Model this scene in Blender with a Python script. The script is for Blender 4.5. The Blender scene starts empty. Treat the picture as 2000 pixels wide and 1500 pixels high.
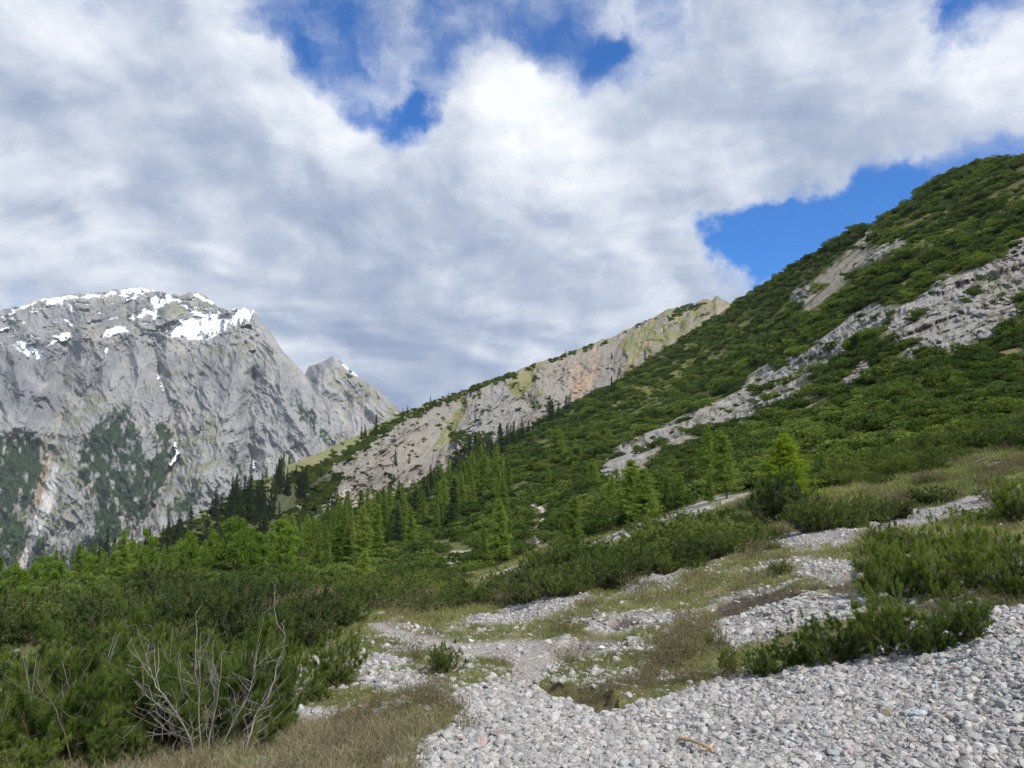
import bpy, math, random
import numpy as np
from mathutils import Vector, Matrix

random.seed(7)
rng = np.random.default_rng(7)
sc = bpy.context.scene
R = math.radians

# ------------------------------------------------------------------ camera
FPX, W0, H0, PITCH = 1455.0, 2000.0, 1500.0, R(7.8)
cam_d = bpy.data.cameras.new('camera'); cam = bpy.data.objects.new('camera', cam_d)
sc.collection.objects.link(cam)
cam_d.sensor_width = 36.0; cam_d.lens = 36.0 * FPX / W0
cam_d.clip_start = 0.05; cam_d.clip_end = 40000
cam.location = (0, 0, 0); cam.rotation_euler = (R(90) + PITCH, 0, 0)
sc.camera = cam

# ------------------------------------------------------------------ exposure, sun
sc.view_settings.view_transform = 'Standard'
sc.view_settings.look = 'None'
sc.view_settings.exposure = 0.22
sc.view_settings.gamma = 1.0
sc.cycles.max_bounces = 3; sc.cycles.diffuse_bounces = 2; sc.cycles.glossy_bounces = 1; sc.cycles.transmission_bounces = 2
sc.cycles.transparent_max_bounces = 4; sc.cycles.volume_bounces = 0; sc.cycles.use_adaptive_sampling = True; sc.cycles.adaptive_threshold = 0.02
sc.cycles.sample_clamp_indirect = 4.0; sc.cycles.caustics_reflective = False; sc.cycles.caustics_refractive = False
SUN = Vector((0.47, -0.50, 0.73)).normalized()
SUN_EL = math.asin(SUN.z); SUN_ROT = math.atan2(SUN.x, SUN.y)
sl = bpy.data.lights.new('sun', 'SUN'); sl.energy = 5.0; sl.angle = R(1.5); sl.color = (1.0, 0.95, 0.88)
so = bpy.data.objects.new('sun', sl); sc.collection.objects.link(so)
so.rotation_euler = SUN.to_track_quat('Z', 'Y').to_euler()

# ------------------------------------------------------------------ node helpers
class NT:
    def __init__(self, tree): self.t = tree; self.n = tree.nodes; self.l = tree.links
    def new(self, typ, **kw):
        n = self.n.new(typ)
        for k, v in kw.items(): setattr(n, k, v)
        return n
    def put(self, sock, v):
        if isinstance(v, bpy.types.NodeSocket): self.l.new(v, sock)
        elif v is not None: sock.default_value = v
    def math(self, op, a, b=None, c=None, clamp=False):
        n = self.new('ShaderNodeMath', operation=op, use_clamp=clamp)
        self.put(n.inputs[0], a)
        if b is not None: self.put(n.inputs[1], b)
        if c is not None: self.put(n.inputs[2], c)
        return n.outputs[0]
    def vmath(self, op, a, b=None, out=0):
        n = self.new('ShaderNodeVectorMath', operation=op)
        self.put(n.inputs[0], a)
        if b is not None:
            if op == 'SCALE': self.put(n.inputs[3], b)
            else: self.put(n.inputs[1], b)
        return n.outputs[out]
    def noise(self, vec, scale, detail=4, rough=0.55, dist=0.0, out=0):
        n = self.new('ShaderNodeTexNoise')
        self.put(n.inputs['Vector'], vec); n.inputs['Scale'].default_value = scale
        n.inputs['Detail'].default_value = detail; n.inputs['Roughness'].default_value = rough
        n.inputs['Distortion'].default_value = dist
        return n.outputs[out]
    def voro(self, vec, scale, feature='F1', out='Distance'):
        n = self.new('ShaderNodeTexVoronoi', feature=feature)
        self.put(n.inputs['Vector'], vec); n.inputs['Scale'].default_value = scale
        return n.outputs[out]
    def mix(self, fac, a, b, blend='MIX'):
        n = self.new('ShaderNodeMix', data_type='RGBA', blend_type=blend)
        self.put(n.inputs[0], fac); self.put(n.inputs[6], c4(a)); self.put(n.inputs[7], c4(b))
        return n.outputs[2]
    def ramp(self, fac, lo, hi, a=0.0, b=1.0, smooth=True):
        n = self.new('ShaderNodeMapRange')
        if smooth: n.interpolation_type = 'SMOOTHSTEP'
        n.clamp = True
        self.put(n.inputs[0], fac)
        for i, v in enumerate((lo, hi, a, b)): n.inputs[i + 1].default_value = v
        return n.outputs[0]
    def attr(self, name, out='Fac'):
        n = self.new('ShaderNodeAttribute'); n.attribute_name = name
        return n.outputs[out]
def c4(v):
    if isinstance(v, (tuple, list)) and len(v) == 3: return (*v, 1.0)
    return v

# ------------------------------------------------------------------ pixel <-> world
def ray(px, py):
    px = np.asarray(px, float); py = np.asarray(py, float)
    u = (px - 1000) / FPX; v = (750 - py) / FPX
    cy, sy = math.cos(PITCH), math.sin(PITCH)
    y = cy - v * sy; z = sy + v * cy
    return u / y, z / y                       # x/y and z/y
def proj(x, y, z):
    cy, sy = math.cos(PITCH), math.sin(PITCH)
    d = y * cy + z * sy; v = -y * sy + z * cy
    return 1000 + FPX * x / d, 750 - FPX * v / d
def direction(px, py):
    a, e = ray(px, py); v = Vector((float(a), 1.0, float(e))); v.normalize(); return v

# ------------------------------------------------------------------ world: Nishita sky with a procedural cloud deck
world = bpy.data.worlds.new('World'); sc.world = world; world.use_nodes = True
w = NT(world.node_tree); w.n.clear()
sky = w.new('ShaderNodeTexSky', sky_type='NISHITA'); sky.sun_disc = False
sky.sun_elevation = SUN_EL; sky.sun_rotation = SUN_ROT; sky.altitude = 1700; sky.air_density = 1.0
sky.dust_density = 0.15; sky.ozone_density = 3.0
hs = w.new('ShaderNodeHueSaturation'); hs.inputs['Saturation'].default_value = 1.5; hs.inputs['Value'].default_value = 1.15
w.l.new(sky.outputs[0], hs.inputs['Color'])
tc = w.new('ShaderNodeTexCoord'); D = tc.outputs['Generated']
sep = w.new('ShaderNodeSeparateXYZ'); w.l.new(D, sep.inputs[0])
zz = w.math('ADD', w.math('MAXIMUM', sep.outputs[2], 0.0), 0.27)
cmb = w.new('ShaderNodeCombineXYZ')
w.put(cmb.inputs[0], w.math('DIVIDE', sep.outputs[0], zz)); w.put(cmb.inputs[1], w.math('DIVIDE', sep.outputs[1], zz))
P = cmb.outputs[0]                            # point on the cloud deck
wv = w.new('ShaderNodeTexNoise'); w.l.new(P, wv.inputs['Vector']); wv.inputs['Scale'].default_value = 1.3; wv.inputs['Detail'].default_value = 3
warp = w.vmath('SCALE', w.vmath('SUBTRACT', wv.outputs['Color'], (0.5, 0.5, 0.5)), 0.55)
PW = w.vmath('ADD', P, warp)
dv = w.new('ShaderNodeTexNoise'); w.l.new(D, dv.inputs['Vector']); dv.inputs['Scale'].default_value = 8.0; dv.inputs['Detail'].default_value = 6; dv.inputs['Roughness'].default_value = 0.62
DW = w.vmath('NORMALIZE', w.vmath('ADD', D, w.vmath('SCALE', w.vmath('SUBTRACT', dv.outputs['Color'], (0.5, 0.5, 0.5)), 0.13)))
def blobs(lst):
    tot = None
    for (px, py, rpx, amp) in lst:            # round patch of the given angular radius
        rad = rpx / FPX; k = 1.0 / (rad * rad)
        dt = w.vmath('DOT_PRODUCT', DW, tuple(direction(px, py)), out=1)
        e = w.math('MULTIPLY', w.math('EXPONENT', w.math('MULTIPLY', w.math('SUBTRACT', dt, 1.0), 2.0 * k)), amp)
        tot = e if tot is None else w.math('ADD', tot, e)
    return tot
HOLES = [(480, 15, 60, .2), (940, 75, 80, .3), (760, 140, 60, .15), (1310, 30, 80, .35), (170, 5, 50, .4), (540, 60, 50, .2), (1240, 150, 60, .4), (1960, 10, 60, .4), (400, 250, 50, .25), (585, 115, 45, .75), (640, 170, 45, .6), (690, 225, 45, .8), (760, 250, 45, .9), (815, 240, 40, .8), (820, 190, 35, .7), (700, 110, 50, .35), (250, 5, 60, .5), (600, 5, 70, .75), (880, 20, 80, .6), (880, 130, 40, .5),
         (1030, 30, 80, .45), (1150, 120, 45, .6), (1210, 95, 40, .5), (1130, 30, 60, .4), (1440, 485, 60, 1.1), (1500, 460, 65, 1.1), (1590, 440, 65, 1.1), (1670, 420, 60, 1.1), (1395, 440, 40, .6), (1540, 520, 80, 1.1), (1740, 360, 60, 1.0), (1800, 330, 50, .8), (720, 50, 60, .4),
         (1880, 40, 50, .9), (1940, 290, 45, .6), (1870, 310, 40, .5), (1860, 110, 30, .4), (380, 20, 40, .3)]
FILL = [(980, 210, 90, .6), (1500, 150, 220, .5), (1350, 330, 150, .5), (1620, 270, 90, .7), (1500, 340, 80, .6), (100, 150, 250, .5), (350, 330, 250, .5), (900, 600, 400, .45), (600, 450, 300, .4),
        (1980, 120, 60, .6), (1760, 190, 90, .6), (1200, 460, 170, .5), (1360, 570, 70, .4), (450, 70, 90, .3), (1340, 400, 60, .4)]
n1 = w.noise(PW, 2.0, 10, 0.52)
n2 = w.noise(DW, 7.0, 8, 0.62)
SHIFT = (SUN.x * 0.10, SUN.y * 0.10, 0.0)
n1s = w.noise(w.vmath('ADD', PW, SHIFT), 2.0, 8, 0.52)
n2s = w.noise(w.vmath('ADD', DW, tuple(SUN * 0.035)), 7.0, 6, 0.62)
cov = w.math('ADD', w.math('MULTIPLY', w.math('SUBTRACT', n1, 0.5), 1.5), w.math('MULTIPLY', w.math('SUBTRACT', n2, 0.5), 2.0))
cov = w.math('ADD', cov, 0.55)
cov = w.math('SUBTRACT', cov, blobs(HOLES)); cov = w.math('ADD', cov, blobs(FILL))
alpha = w.ramp(cov, -0.38, 0.75)
n3 = w.noise(D, 3.2, 5, 0.5, 0.3)
streak = w.noise(w.vmath('MULTIPLY', DW, (2.6, 2.6, 10.0)), 1.3, 6, 0.55, 0.2)
lit = w.math('ADD', w.math('MULTIPLY', w.math('SUBTRACT', n1, n1s), 2.6), w.math('MULTIPLY', w.math('SUBTRACT', n2, n2s), 0.75))
lit = w.math('ADD', lit, w.math('MULTIPLY', w.math('SUBTRACT', n3, 0.5), 1.5))
lit = w.math('ADD', lit, w.math('MULTIPLY', w.math('SUBTRACT', streak, 0.5), 0.3))
lit = w.math('ADD', lit, w.math('MULTIPLY', w.ramp(cov, 0.2, 1.1), -0.10))
BRI = [(820, 570, 50, .2), (470, 455, 40, .18), (580, 480, 40, .15), (200, 300, 80, .12), (640, 300, 90, .15), (970, 210, 140, .2), (1450, 120, 180, .18), (1980, 110, 70, .3), (60, 100, 120, .12), (450, 60, 80, .2), (1350, 540, 110, .15), (1750, 150, 90, .15)]
DRK = [(700, 640, 200, .08), (750, 780, 150, .12), (300, 350, 120, .05), (1200, 260, 90, .10), (450, 230, 150, .05)]
lit = w.math('ADD', w.math('ADD', lit, blobs(BRI)), w.math('SUBTRACT', 0.55, blobs(DRK)))
lit = w.ramp(lit, 0.0, 1.0, smooth=False)
crm = w.new('ShaderNodeValToRGB'); w.l.new(lit, crm.inputs[0])
el = crm.color_ramp.elements
el[0].position = 0.0; el[0].color = (0.24, 0.31, 0.46, 1); el[1].position = 1.0; el[1].color = (0.88, 0.90, 0.93, 1)
e = el.new(0.35); e.color = (0.39, 0.455, 0.58, 1)
e = el.new(0.65); e.color = (0.61, 0.66, 0.75, 1)
SKY_STR = 0.13
skc = w.vmath('MULTIPLY', w.vmath('SCALE', hs.outputs[0], SKY_STR), (1.05, 0.90, 1.08))
# whole deck, in radiance
mixw = w.mix(alpha, skc, crm.outputs[0])
bg = w.new('ShaderNodeBackground'); w.l.new(mixw, bg.inputs[0]); bg.inputs[1].default_value = 1.0
ow = w.new('ShaderNodeOutputWorld'); w.l.new(bg.outputs[0], ow.inputs[0])
world.cycles.sampling_method = 'MANUAL'; world.cycles.sample_map_resolution = 512

# ------------------------------------------------------------------ numpy noise and masks
def _h(ix, iy, iz, seed):
    h = (ix.astype(np.int64) * 374761393 + iy.astype(np.int64) * 668265263 + iz.astype(np.int64) * 1274126177 + seed * 1013904223) & 0xFFFFFFFF
    h = ((h ^ (h >> 13)) * 1274126177) & 0xFFFFFFFF
    h = ((h ^ (h >> 16)) * 2246822519) & 0xFFFFFFFF
    return ((h ^ (h >> 15)) & 0xFFFFFF) / float(0xFFFFFF)
def noise2(x, y, seed=0):
    x, y = np.broadcast_arrays(np.asarray(x, float), np.asarray(y, float))
    ix, iy = np.floor(x), np.floor(y); fx, fy = x - ix, y - iy
    ix = ix.astype(np.int64); iy = iy.astype(np.int64); z = np.zeros_like(ix)
    sx = fx * fx * fx * (fx * (fx * 6 - 15) + 10); sy = fy * fy * fy * (fy * (fy * 6 - 15) + 10)
    a = _h(ix, iy, z, seed); b = _h(ix + 1, iy, z, seed); c = _h(ix, iy + 1, z, seed); d = _h(ix + 1, iy + 1, z, seed)
    return (a + (b - a) * sx) * (1 - sy) + (c + (d - c) * sx) * sy
def fbm(x, y, octs=5, seed=0, gain=0.5, ridged=False):
    s = 0; a = 1.0; t = 0; x = np.asarray(x, float); y = np.asarray(y, float)
    for i in range(octs):
        n = noise2(x, y, seed + i * 17)
        if ridged: n = 1 - np.abs(2 * n - 1)
        s = s + a * n; t += a; a *= gain
        x, y = x * 1.86 + y * 0.71 + 13.7, y * 1.86 - x * 0.71 + 7.1
    return s / t
def sstep(x, a, b):
    t = np.clip((x - a) / (b - a), 0, 1); return t * t * (3 - 2 * t)
def inpoly(px, py, poly):
    r = np.zeros(px.shape, bool); n = len(poly)
    for i in range(n):
        x0, y0 = poly[i]; x1, y1 = poly[(i + 1) % n]
        if y0 == y1: continue
        c = ((y0 > py) != (y1 > py)) & (px < (x1 - x0) * (py - y0) / (y1 - y0) + x0)
        r ^= c
    return r
def pdist(px, py, line, closed=False):
    d = np.full(px.shape, 1e9); n = len(line)
    for i in range(n if closed else n - 1):
        x0, y0 = line[i]; x1, y1 = line[(i + 1) % n]
        dx, dy = x1 - x0, y1 - y0
        t = np.clip(((px - x0) * dx + (py - y0) * dy) / (dx * dx + dy * dy + 1e-9), 0, 1)
        d = np.minimum(d, np.hypot(px - x0 - t * dx, py - y0 - t * dy))
    return d
def soft(px, py, poly, s):                    # 1 inside, 0 outside, edge s wide
    d = pdist(px, py, poly, True); d = np.where(inpoly(px, py, poly), d, -d)
    return sstep(d, -s, s)
def anypoly(px, py, polys, s=2.0):
    m = np.zeros(px.shape)
    for p in polys: m = np.maximum(m, soft(px, py, p, s))
    return m
def tent(px, py, lines):
    t = np.zeros(px.shape)
    for line, wd, amp in lines:
        d = pdist(px, py, line); t += amp * np.clip(1 - d / wd, 0, 1) ** 1.3
    return t
def interp(x, pts):
    p = np.array(sorted(pts)); return np.interp(x, p[:, 0], p[:, 1])
def lerp(a, b, t): return a + (b - a) * t
def paint(col, mask, rgb):
    m = np.clip(mask, 0, 1)[..., None]; return col * (1 - m) + np.asarray(rgb) * m

# ------------------------------------------------------------------ object helpers
def link(o): sc.collection.objects.link(o); return o
def tag(o, label=None, cat=None, group=None, kind=None):
    if label: o['label'] = label
    if cat: o['category'] = cat
    if group: o['group'] = group
    if kind: o['kind'] = kind
    return o
def mesh_np(name, V, F, mats=(), smooth=False, matidx=None, cols=None, attrs=None):
    """V (n,3); F list of int arrays (m,3) and/or (m,4)"""
    me = bpy.data.meshes.new(name)
    V = np.asarray(V, np.float32)
    if isinstance(F, np.ndarray): F = [F]
    F = [np.asarray(f, np.int32) for f in F if len(f)]
    me.vertices.add(len(V)); me.vertices.foreach_set('co', V.ravel())
    loops = np.concatenate([f.ravel() for f in F]); sizes = np.concatenate([np.full(len(f), f.shape[1], np.int32) for f in F])
    me.loops.add(len(loops)); me.loops.foreach_set('vertex_index', loops)
    me.polygons.add(len(sizes)); st = np.zeros(len(sizes), np.int32); st[1:] = np.cumsum(sizes)[:-1]
    me.polygons.foreach_set('loop_start', st)
    try: me.polygons.foreach_set('loop_total', sizes)
    except Exception: pass
    me.polygons.foreach_set('use_smooth', np.full(len(sizes), smooth, bool))
    if matidx is not None: me.polygons.foreach_set('material_index', np.asarray(matidx, np.int32))
    for m in mats: me.materials.append(m)
    if cols is not None:
        a = me.color_attributes.new('tint', 'FLOAT_COLOR', 'POINT')
        c = np.ones((len(V), 4), np.float32); c[:, :3] = cols; a.data.foreach_set('color', c.ravel())
    for k, v in (attrs or {}).items():
        a = me.attributes.new(k, 'FLOAT', 'POINT'); a.data.foreach_set('value', np.asarray(v, np.float32).ravel())
    me.update(calc_edges=True); me.validate()
    return me
def grid_faces(nr, nc):
    i = np.arange(nr * nc).reshape(nr, nc)
    return np.stack([i[:-1, :-1].ravel(), i[1:, :-1].ravel(), i[1:, 1:].ravel(), i[:-1, 1:].ravel()], 1)

class Surf:
    """a visible sheet of land: px, py (photo pixels) -> forward distance Y; knows its world grid"""
    def __init__(s, PX, PY, Y):
        s.PX, s.PY, s.Y = PX, PY, Y
        a, e = ray(PX, PY); s.X = a * Y; s.Z = e * Y
    def verts(s): return np.stack([s.X, s.Y, s.Z], -1)
    def at(s, px, py):
        """world point where the sheet shows at photo pixel px, py"""
        c = np.interp(px, s.PX[0], np.arange(s.PX.shape[1])); j = int(min(max(c, 0), s.PX.shape[1] - 1.001)); f = c - j
        col = s.PY[:, j] * (1 - f) + s.PY[:, j + 1] * f
        r = np.interp(-py, -col[:s.nvis], np.arange(s.nvis)); i = int(min(r, s.nvis - 1.001)); g = r - i
        def b(A): return (A[i, j] * (1 - f) + A[i, j + 1] * f) * (1 - g) + (A[i + 1, j] * (1 - f) + A[i + 1, j + 1] * f) * g
        return np.array([b(s.X), b(s.Y), b(s.Z)])
    def cells(s):
        V = s.verts()[:s.nvis]
        a = V[1:, :-1] - V[:-1, :-1]; b = V[:-1, 1:] - V[:-1, :-1]
        return np.linalg.norm(np.cross(a, b), axis=-1)
    def scatter(s, dens, n, seed=1):
        """n points, picked by area x dens(px,py,Y)"""
        g = np.random.default_rng(seed)
        A = s.cells(); PXc, PYc, Yc = s.PX[:s.nvis - 1, :-1], s.PY[:s.nvis - 1, :-1], s.Y[:s.nvis - 1, :-1]
        wgt = (A * dens(PXc, PYc, Yc)).ravel(); tot = wgt.sum()
        idx = np.searchsorted(np.cumsum(wgt), g.random(n) * tot)
        idx = np.minimum(idx, len(wgt) - 1)
        i, j = np.unravel_index(idx, A.shape); u = g.random(n)[:, None]; v = g.random(n)[:, None]
        V = s.verts()
        P = (V[i, j] * (1 - u) + V[i + 1, j] * u) * (1 - v) + (V[i, j + 1] * (1 - u) + V[i + 1, j + 1] * u) * v
        Nn = np.cross(V[i, j + 1] - V[i, j], V[i + 1, j] - V[i, j]); Nn /= np.linalg.norm(Nn, axis=1)[:, None] + 1e-9
        Nn *= np.sign(Nn[:, 2:3] + 1e-9)
        return P, Nn, s.PX[i, j], s.PY[i, j]

# ------------------------------------------------------------------ materials
def newmat(name):
    m = bpy.data.materials.new(name); m.use_nodes = True; n = NT(m.node_tree); n.n.clear()
    out = n.new('ShaderNodeOutputMaterial'); return m, n, out
def principled(n, out, col, rough=0.9, bump=None, bstr=0.5, bdist=1.0, spec=0.2):
    p = n.new('ShaderNodeBsdfPrincipled'); n.put(p.inputs['Base Color'], c4(col)); n.put(p.inputs['Roughness'], rough)
    p.inputs['Specular IOR Level'].default_value = spec
    if bump is not None:
        b = n.new('ShaderNodeBump'); n.put(b.inputs['Height'], bump); b.inputs['Strength'].default_value = bstr
        n.put(b.inputs['Distance'], bdist); n.l.new(b.outputs[0], p.inputs['Normal'])
    n.l.new(p.outputs[0], out.inputs[0]); return p
def mat_far(name, scale, bd, amp=0.5):
    m, n, out = newmat(name); tcn = n.new('ShaderNodeTexCoord'); co = tcn.outputs['Object']
    sm = n.attr('smooth')
    f1 = n.noise(co, scale, 8, 0.6, 0.3); f2 = n.noise(n.vmath('MULTIPLY', co, (1, 1, 3.0)), scale * 2.3, 6, 0.7, 1.0)
    v = n.math('ADD', n.math('MULTIPLY', n.math('SUBTRACT', f1, 0.5), amp * 1.4), n.math('MULTIPLY', n.math('SUBTRACT', f2, 0.5), amp))
    v = n.math('ADD', n.math('MULTIPLY', v, n.math('SUBTRACT', 1.0, n.math('MULTIPLY', sm, 0.9))), 1.0)
    col = n.vmath('SCALE', n.attr('tint', 'Color'), v)
    h = n.math('MULTIPLY', n.math('ADD', f1, f2), n.math('SUBTRACT', 1.0, n.math('MULTIPLY', sm, 0.85)))
    principled(n, out, col, 0.95, h, 0.45, bd, 0.05); return m
def mat_ground(name):
    m, n, out = newmat(name); tcn = n.new('ShaderNodeTexCoord'); co = tcn.outputs['Object']
    peb = n.attr('peb')
    c1 = n.voro(co, 26.0, out='Color'); d1 = n.voro(co, 26.0); c2 = n.voro(co, 9.0, out='Color'); d2 = n.voro(co, 9.0)
    g1 = n.noise(co, 3.0, 8, 0.7); g2 = n.noise(co, 0.5, 6, 0.6); g3 = n.noise(co, 22.0, 4, 0.7)
    s1 = n.new('ShaderNodeSeparateColor'); n.l.new(c1, s1.inputs[0]); s2 = n.new('ShaderNodeSeparateColor'); n.l.new(c2, s2.inputs[0])
    pv = n.math('MULTIPLY', n.ramp(s1.outputs[0], 0, 1, 0.72, 1.22, False), n.ramp(s2.outputs[1], 0, 1, 0.84, 1.14, False))
    pv = n.math('MULTIPLY', pv, n.ramp(d1, 0.3, 0.75, 1.0, 0.55))
    gv = n.math('ADD', n.math('ADD', n.math('MULTIPLY', n.math('SUBTRACT', g1, 0.5), 1.3), n.math('MULTIPLY', n.math('SUBTRACT', g3, 0.5), 0.9)), n.math('ADD', 1.0, n.math('SUBTRACT', g2, 0.5)))
    v = n.math('ADD', n.math('MULTIPLY', pv, peb), n.math('MULTIPLY', gv, n.math('SUBTRACT', 1.0, peb)))
    base = n.attr('tint', 'Color')
    tw = n.mix(n.math('MULTIPLY', peb, n.math('MULTIPLY', s2.outputs[2], 0.35)), base, (0.36, 0.31, 0.29))
    # small pale stones strewn in turf
    st = n.ramp(n.voro(co, 6.0), 0.13, 0.17, 1, 0); st = n.math('MULTIPLY', st, n.math('MULTIPLY', n.attr('speck'), n.ramp(n.noise(co, 1.2, 3), 0.5, 0.6)))
    col = n.mix(st, n.vmath('SCALE', tw, v), (0.42, 0.41, 0.39))
    hp = n.math('MULTIPLY', n.math('SUBTRACT', 1.0, d1), 0.022)
    hp = n.math('ADD', hp, n.math('MULTIPLY', n.math('SUBTRACT', 1.0, d2), 0.03))
    hg = n.math('ADD', n.math('MULTIPLY', g1, 0.12), n.math('MULTIPLY', g3, 0.03))
    h = n.math('ADD', n.math('MULTIPLY', hp, peb), n.math('MULTIPLY', hg, n.math('SUBTRACT', 1.0, peb)))
    rk = n.attr('rocky'); r1 = n.noise(n.vmath('MULTIPLY', co, (1, 1, 2.2)), 0.35, 10, 0.68, 0.8)
    h = n.math('ADD', h, n.math('MULTIPLY', n.math('MULTIPLY', r1, rk), 3.6))
    principled(n, out, col, 0.92, h, 1.0, 1.0, 0.1); return m
def mat_leaf(name, col, col2, var=0.35, trans=0.3, patch=0.05):
    """foliage: colour wanders from object to object and from leaf to leaf"""
    m, n, out = newmat(name); oi = n.new('ShaderNodeObjectInfo'); g = n.new('ShaderNodeNewGeometry')
    t = n.attr('tone')
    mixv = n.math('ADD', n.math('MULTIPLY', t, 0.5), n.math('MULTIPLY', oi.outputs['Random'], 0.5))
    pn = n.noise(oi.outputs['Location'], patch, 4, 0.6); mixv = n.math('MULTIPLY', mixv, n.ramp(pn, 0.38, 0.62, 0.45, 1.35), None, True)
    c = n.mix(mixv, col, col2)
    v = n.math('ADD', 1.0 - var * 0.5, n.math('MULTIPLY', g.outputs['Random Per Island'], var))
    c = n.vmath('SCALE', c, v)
    d = n.new('ShaderNodeBsdfPrincipled'); n.put(d.inputs['Base Color'], c); d.inputs['Roughness'].default_value = 0.6; d.inputs['Specular IOR Level'].default_value = 0.25
    tr = n.new('ShaderNodeBsdfTranslucent'); n.put(tr.inputs[0], n.vmath('MULTIPLY', c, (1.3, 1.5, 0.6)))
    mx = n.new('ShaderNodeMixShader'); mx.inputs[0].default_value = trans
    n.l.new(d.outputs[0], mx.inputs[1]); n.l.new(tr.outputs[0], mx.inputs[2]); n.l.new(mx.outputs[0], out.inputs[0]); return m
def mat_bark(name, a, b, sc_=8.0):
    m, n, out = newmat(name); tcn = n.new('ShaderNodeTexCoord'); co = tcn.outputs['Object']
    f = n.noise(n.vmath('MULTIPLY', co, (1, 1, 0.25)), sc_, 6, 0.65)
    principled(n, out, n.mix(n.ramp(f, 0.3, 0.7), a, b), 0.9, f, 0.5, 0.02, 0.1); return m
def mat_stone(name, a, b, sc_=6.0):
    m, n, out = newmat(name); tcn = n.new('ShaderNodeTexCoord'); co = tcn.outputs['Object']; oi = n.new('ShaderNodeObjectInfo')
    co = n.vmath('ADD', co, n.vmath('SCALE', oi.outputs['Location'], 3.0))
    f = n.noise(co, sc_, 7, 0.65); k = oi.outputs['Random']
    c = n.mix(n.ramp(f, 0.3, 0.75), a, b)
    c = n.vmath('SCALE', c, n.ramp(k, 0, 1, 0.62, 1.3, False))
    k2 = n.math('FRACT', n.math('MULTIPLY', k, 37.7))
    c = n.mix(n.ramp(k2, 0.90, 0.93, 0, 0.4), c, (0.40, 0.30, 0.26))
    c = n.mix(n.ramp(k2, 0.05, 0.08, 0.35, 0.0), c, (0.27, 0.31, 0.35))
    principled(n, out, c, 0.85, f, 0.35, 0.15, 0.25); return m

# ------------------------------------------------------------------ the far massif and the peak beside it
def mountain(name, label, skyline, px0, px1, pyb, step, Ytop, Ybot, lines, snow, colour, power=1.2, relief=70, nscale=1.0, seed=3, rseed=0, warpk=1.0):
    cols = np.arange(px0, px1 + step, step); top = interp(cols, skyline)
    top = top + (fbm(cols / 9.0, cols * 0 + seed, 4, seed) - 0.5) * 7 * nscale
    nr = int((pyb - top.min()) / step) + 1
    s = np.linspace(0, 1, nr)[:, None]
    PX = np.repeat(cols[None], nr, 0); PY = pyb + (top[None] - pyb) * s
    t = (pyb - PY) / (pyb - top.min())
    Y = Ybot + (Ytop - Ybot) * t ** power
    wx = PX + (fbm(PX / 40, PY / 40, 4, seed + 1) - .5) * 20 * warpk; wy = PY + (fbm(PX / 40, PY / 40, 4, seed + 2) - .5) * 20 * warpk
    rel = tent(wx, wy, lines)
    big = fbm(wx / 60, wy / 100, 6, seed + 5, 0.55, True) - .6
    # tilted strata: long thin ribs
    sw = fbm(PX / 110, PY / 110, 3, seed + 9) * 2.6
    ang = 0.95 + 0 * sw
    u = wx * np.cos(ang) + wy * np.sin(ang); v = -wx * np.sin(ang) + wy * np.cos(ang)
    u = u + (sw - 1.3) * 30; v = v + (fbm(PX / 120, PY / 100, 3, seed + 19) - .5) * 80
    ribs = fbm(u / 46, v / 11, 6, seed + 6, 0.6, True) - .55
    fine = fbm(PX / 11, PY / 15, 6, seed + 7, 0.65, True) - .55
    rel = rel + relief * (big * 2.7 + ribs * 0.42 + fine * 0.20 * (1 - .7 * soft(wx, wy, [(300, 720), (560, 690), (640, 900), (480, 960), (300, 1000)], 30)))
    led = fbm(wx / 90, (wy + .25 * wx) / 5.5, 4, seed + 41, .6, True) - .55; rel = rel + relief * .30 * led * sstep(PY, 720, 640)
    Y2 = Y - rel * (1 - 0.5 * np.exp(-(PY - top[None]) / 12))
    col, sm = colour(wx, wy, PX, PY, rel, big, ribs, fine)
    jx = PX + (fbm(PX / 6, PY / 6, 4, seed + 11) - .5) * 12; jy = PY + (fbm(PX / 6, PY / 6, 4, seed + 12) - .5) * 9
    sn = anypoly(jx, jy, snow, 0.8)
    sn = np.maximum(sn, sstep(fbm(PX / 22, PY / 9, 5, seed + 31), .67, .70) * sstep(PY, 668, 640) * .9 * (PX < 520))
    sn = sn * (1 - 0.9 * sstep(fine, .14, .2) * sstep(fbm(PX / 15, PY / 15, 3, seed + 4), .5, .6))
    col = paint(col, sn, (0.70, 0.73, 0.78)); sm = np.maximum(sm, sn)
    Y2 = Y2 * (1 - sn) + (Y - relief * 0.5 * big) * sn
    S = Surf(PX, PY, Y2); S.nvis = nr
    V = S.verts()
    back = []
    for k in range(1, 7):
        b = V[-1].copy(); b[:, :2] *= 1 + 0.05 * k; b[:, 2] -= 130 * k ** 1.2 * (Ytop / 4500) + 0; back.append(b)
    V = np.concatenate([V, np.array(back)]); nrt = V.shape[0]
    C = np.concatenate([col, np.repeat(col[-1:], 6, 0)]); SM = np.concatenate([sm, np.repeat(sm[-1:], 6, 0)])
    me = mesh_np(name, V.reshape(-1, 3), grid_faces(nrt, V.shape[1]), [mat_far('limestone_' + name, 0.012, 14.0)], True, cols=C.reshape(-1, 3), attrs={'smooth': SM.reshape(-1)})
    o = link(bpy.data.objects.new(name, me)); tag(o, kind='structure', label=label)
    S.sn = sn
    return S, o

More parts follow.
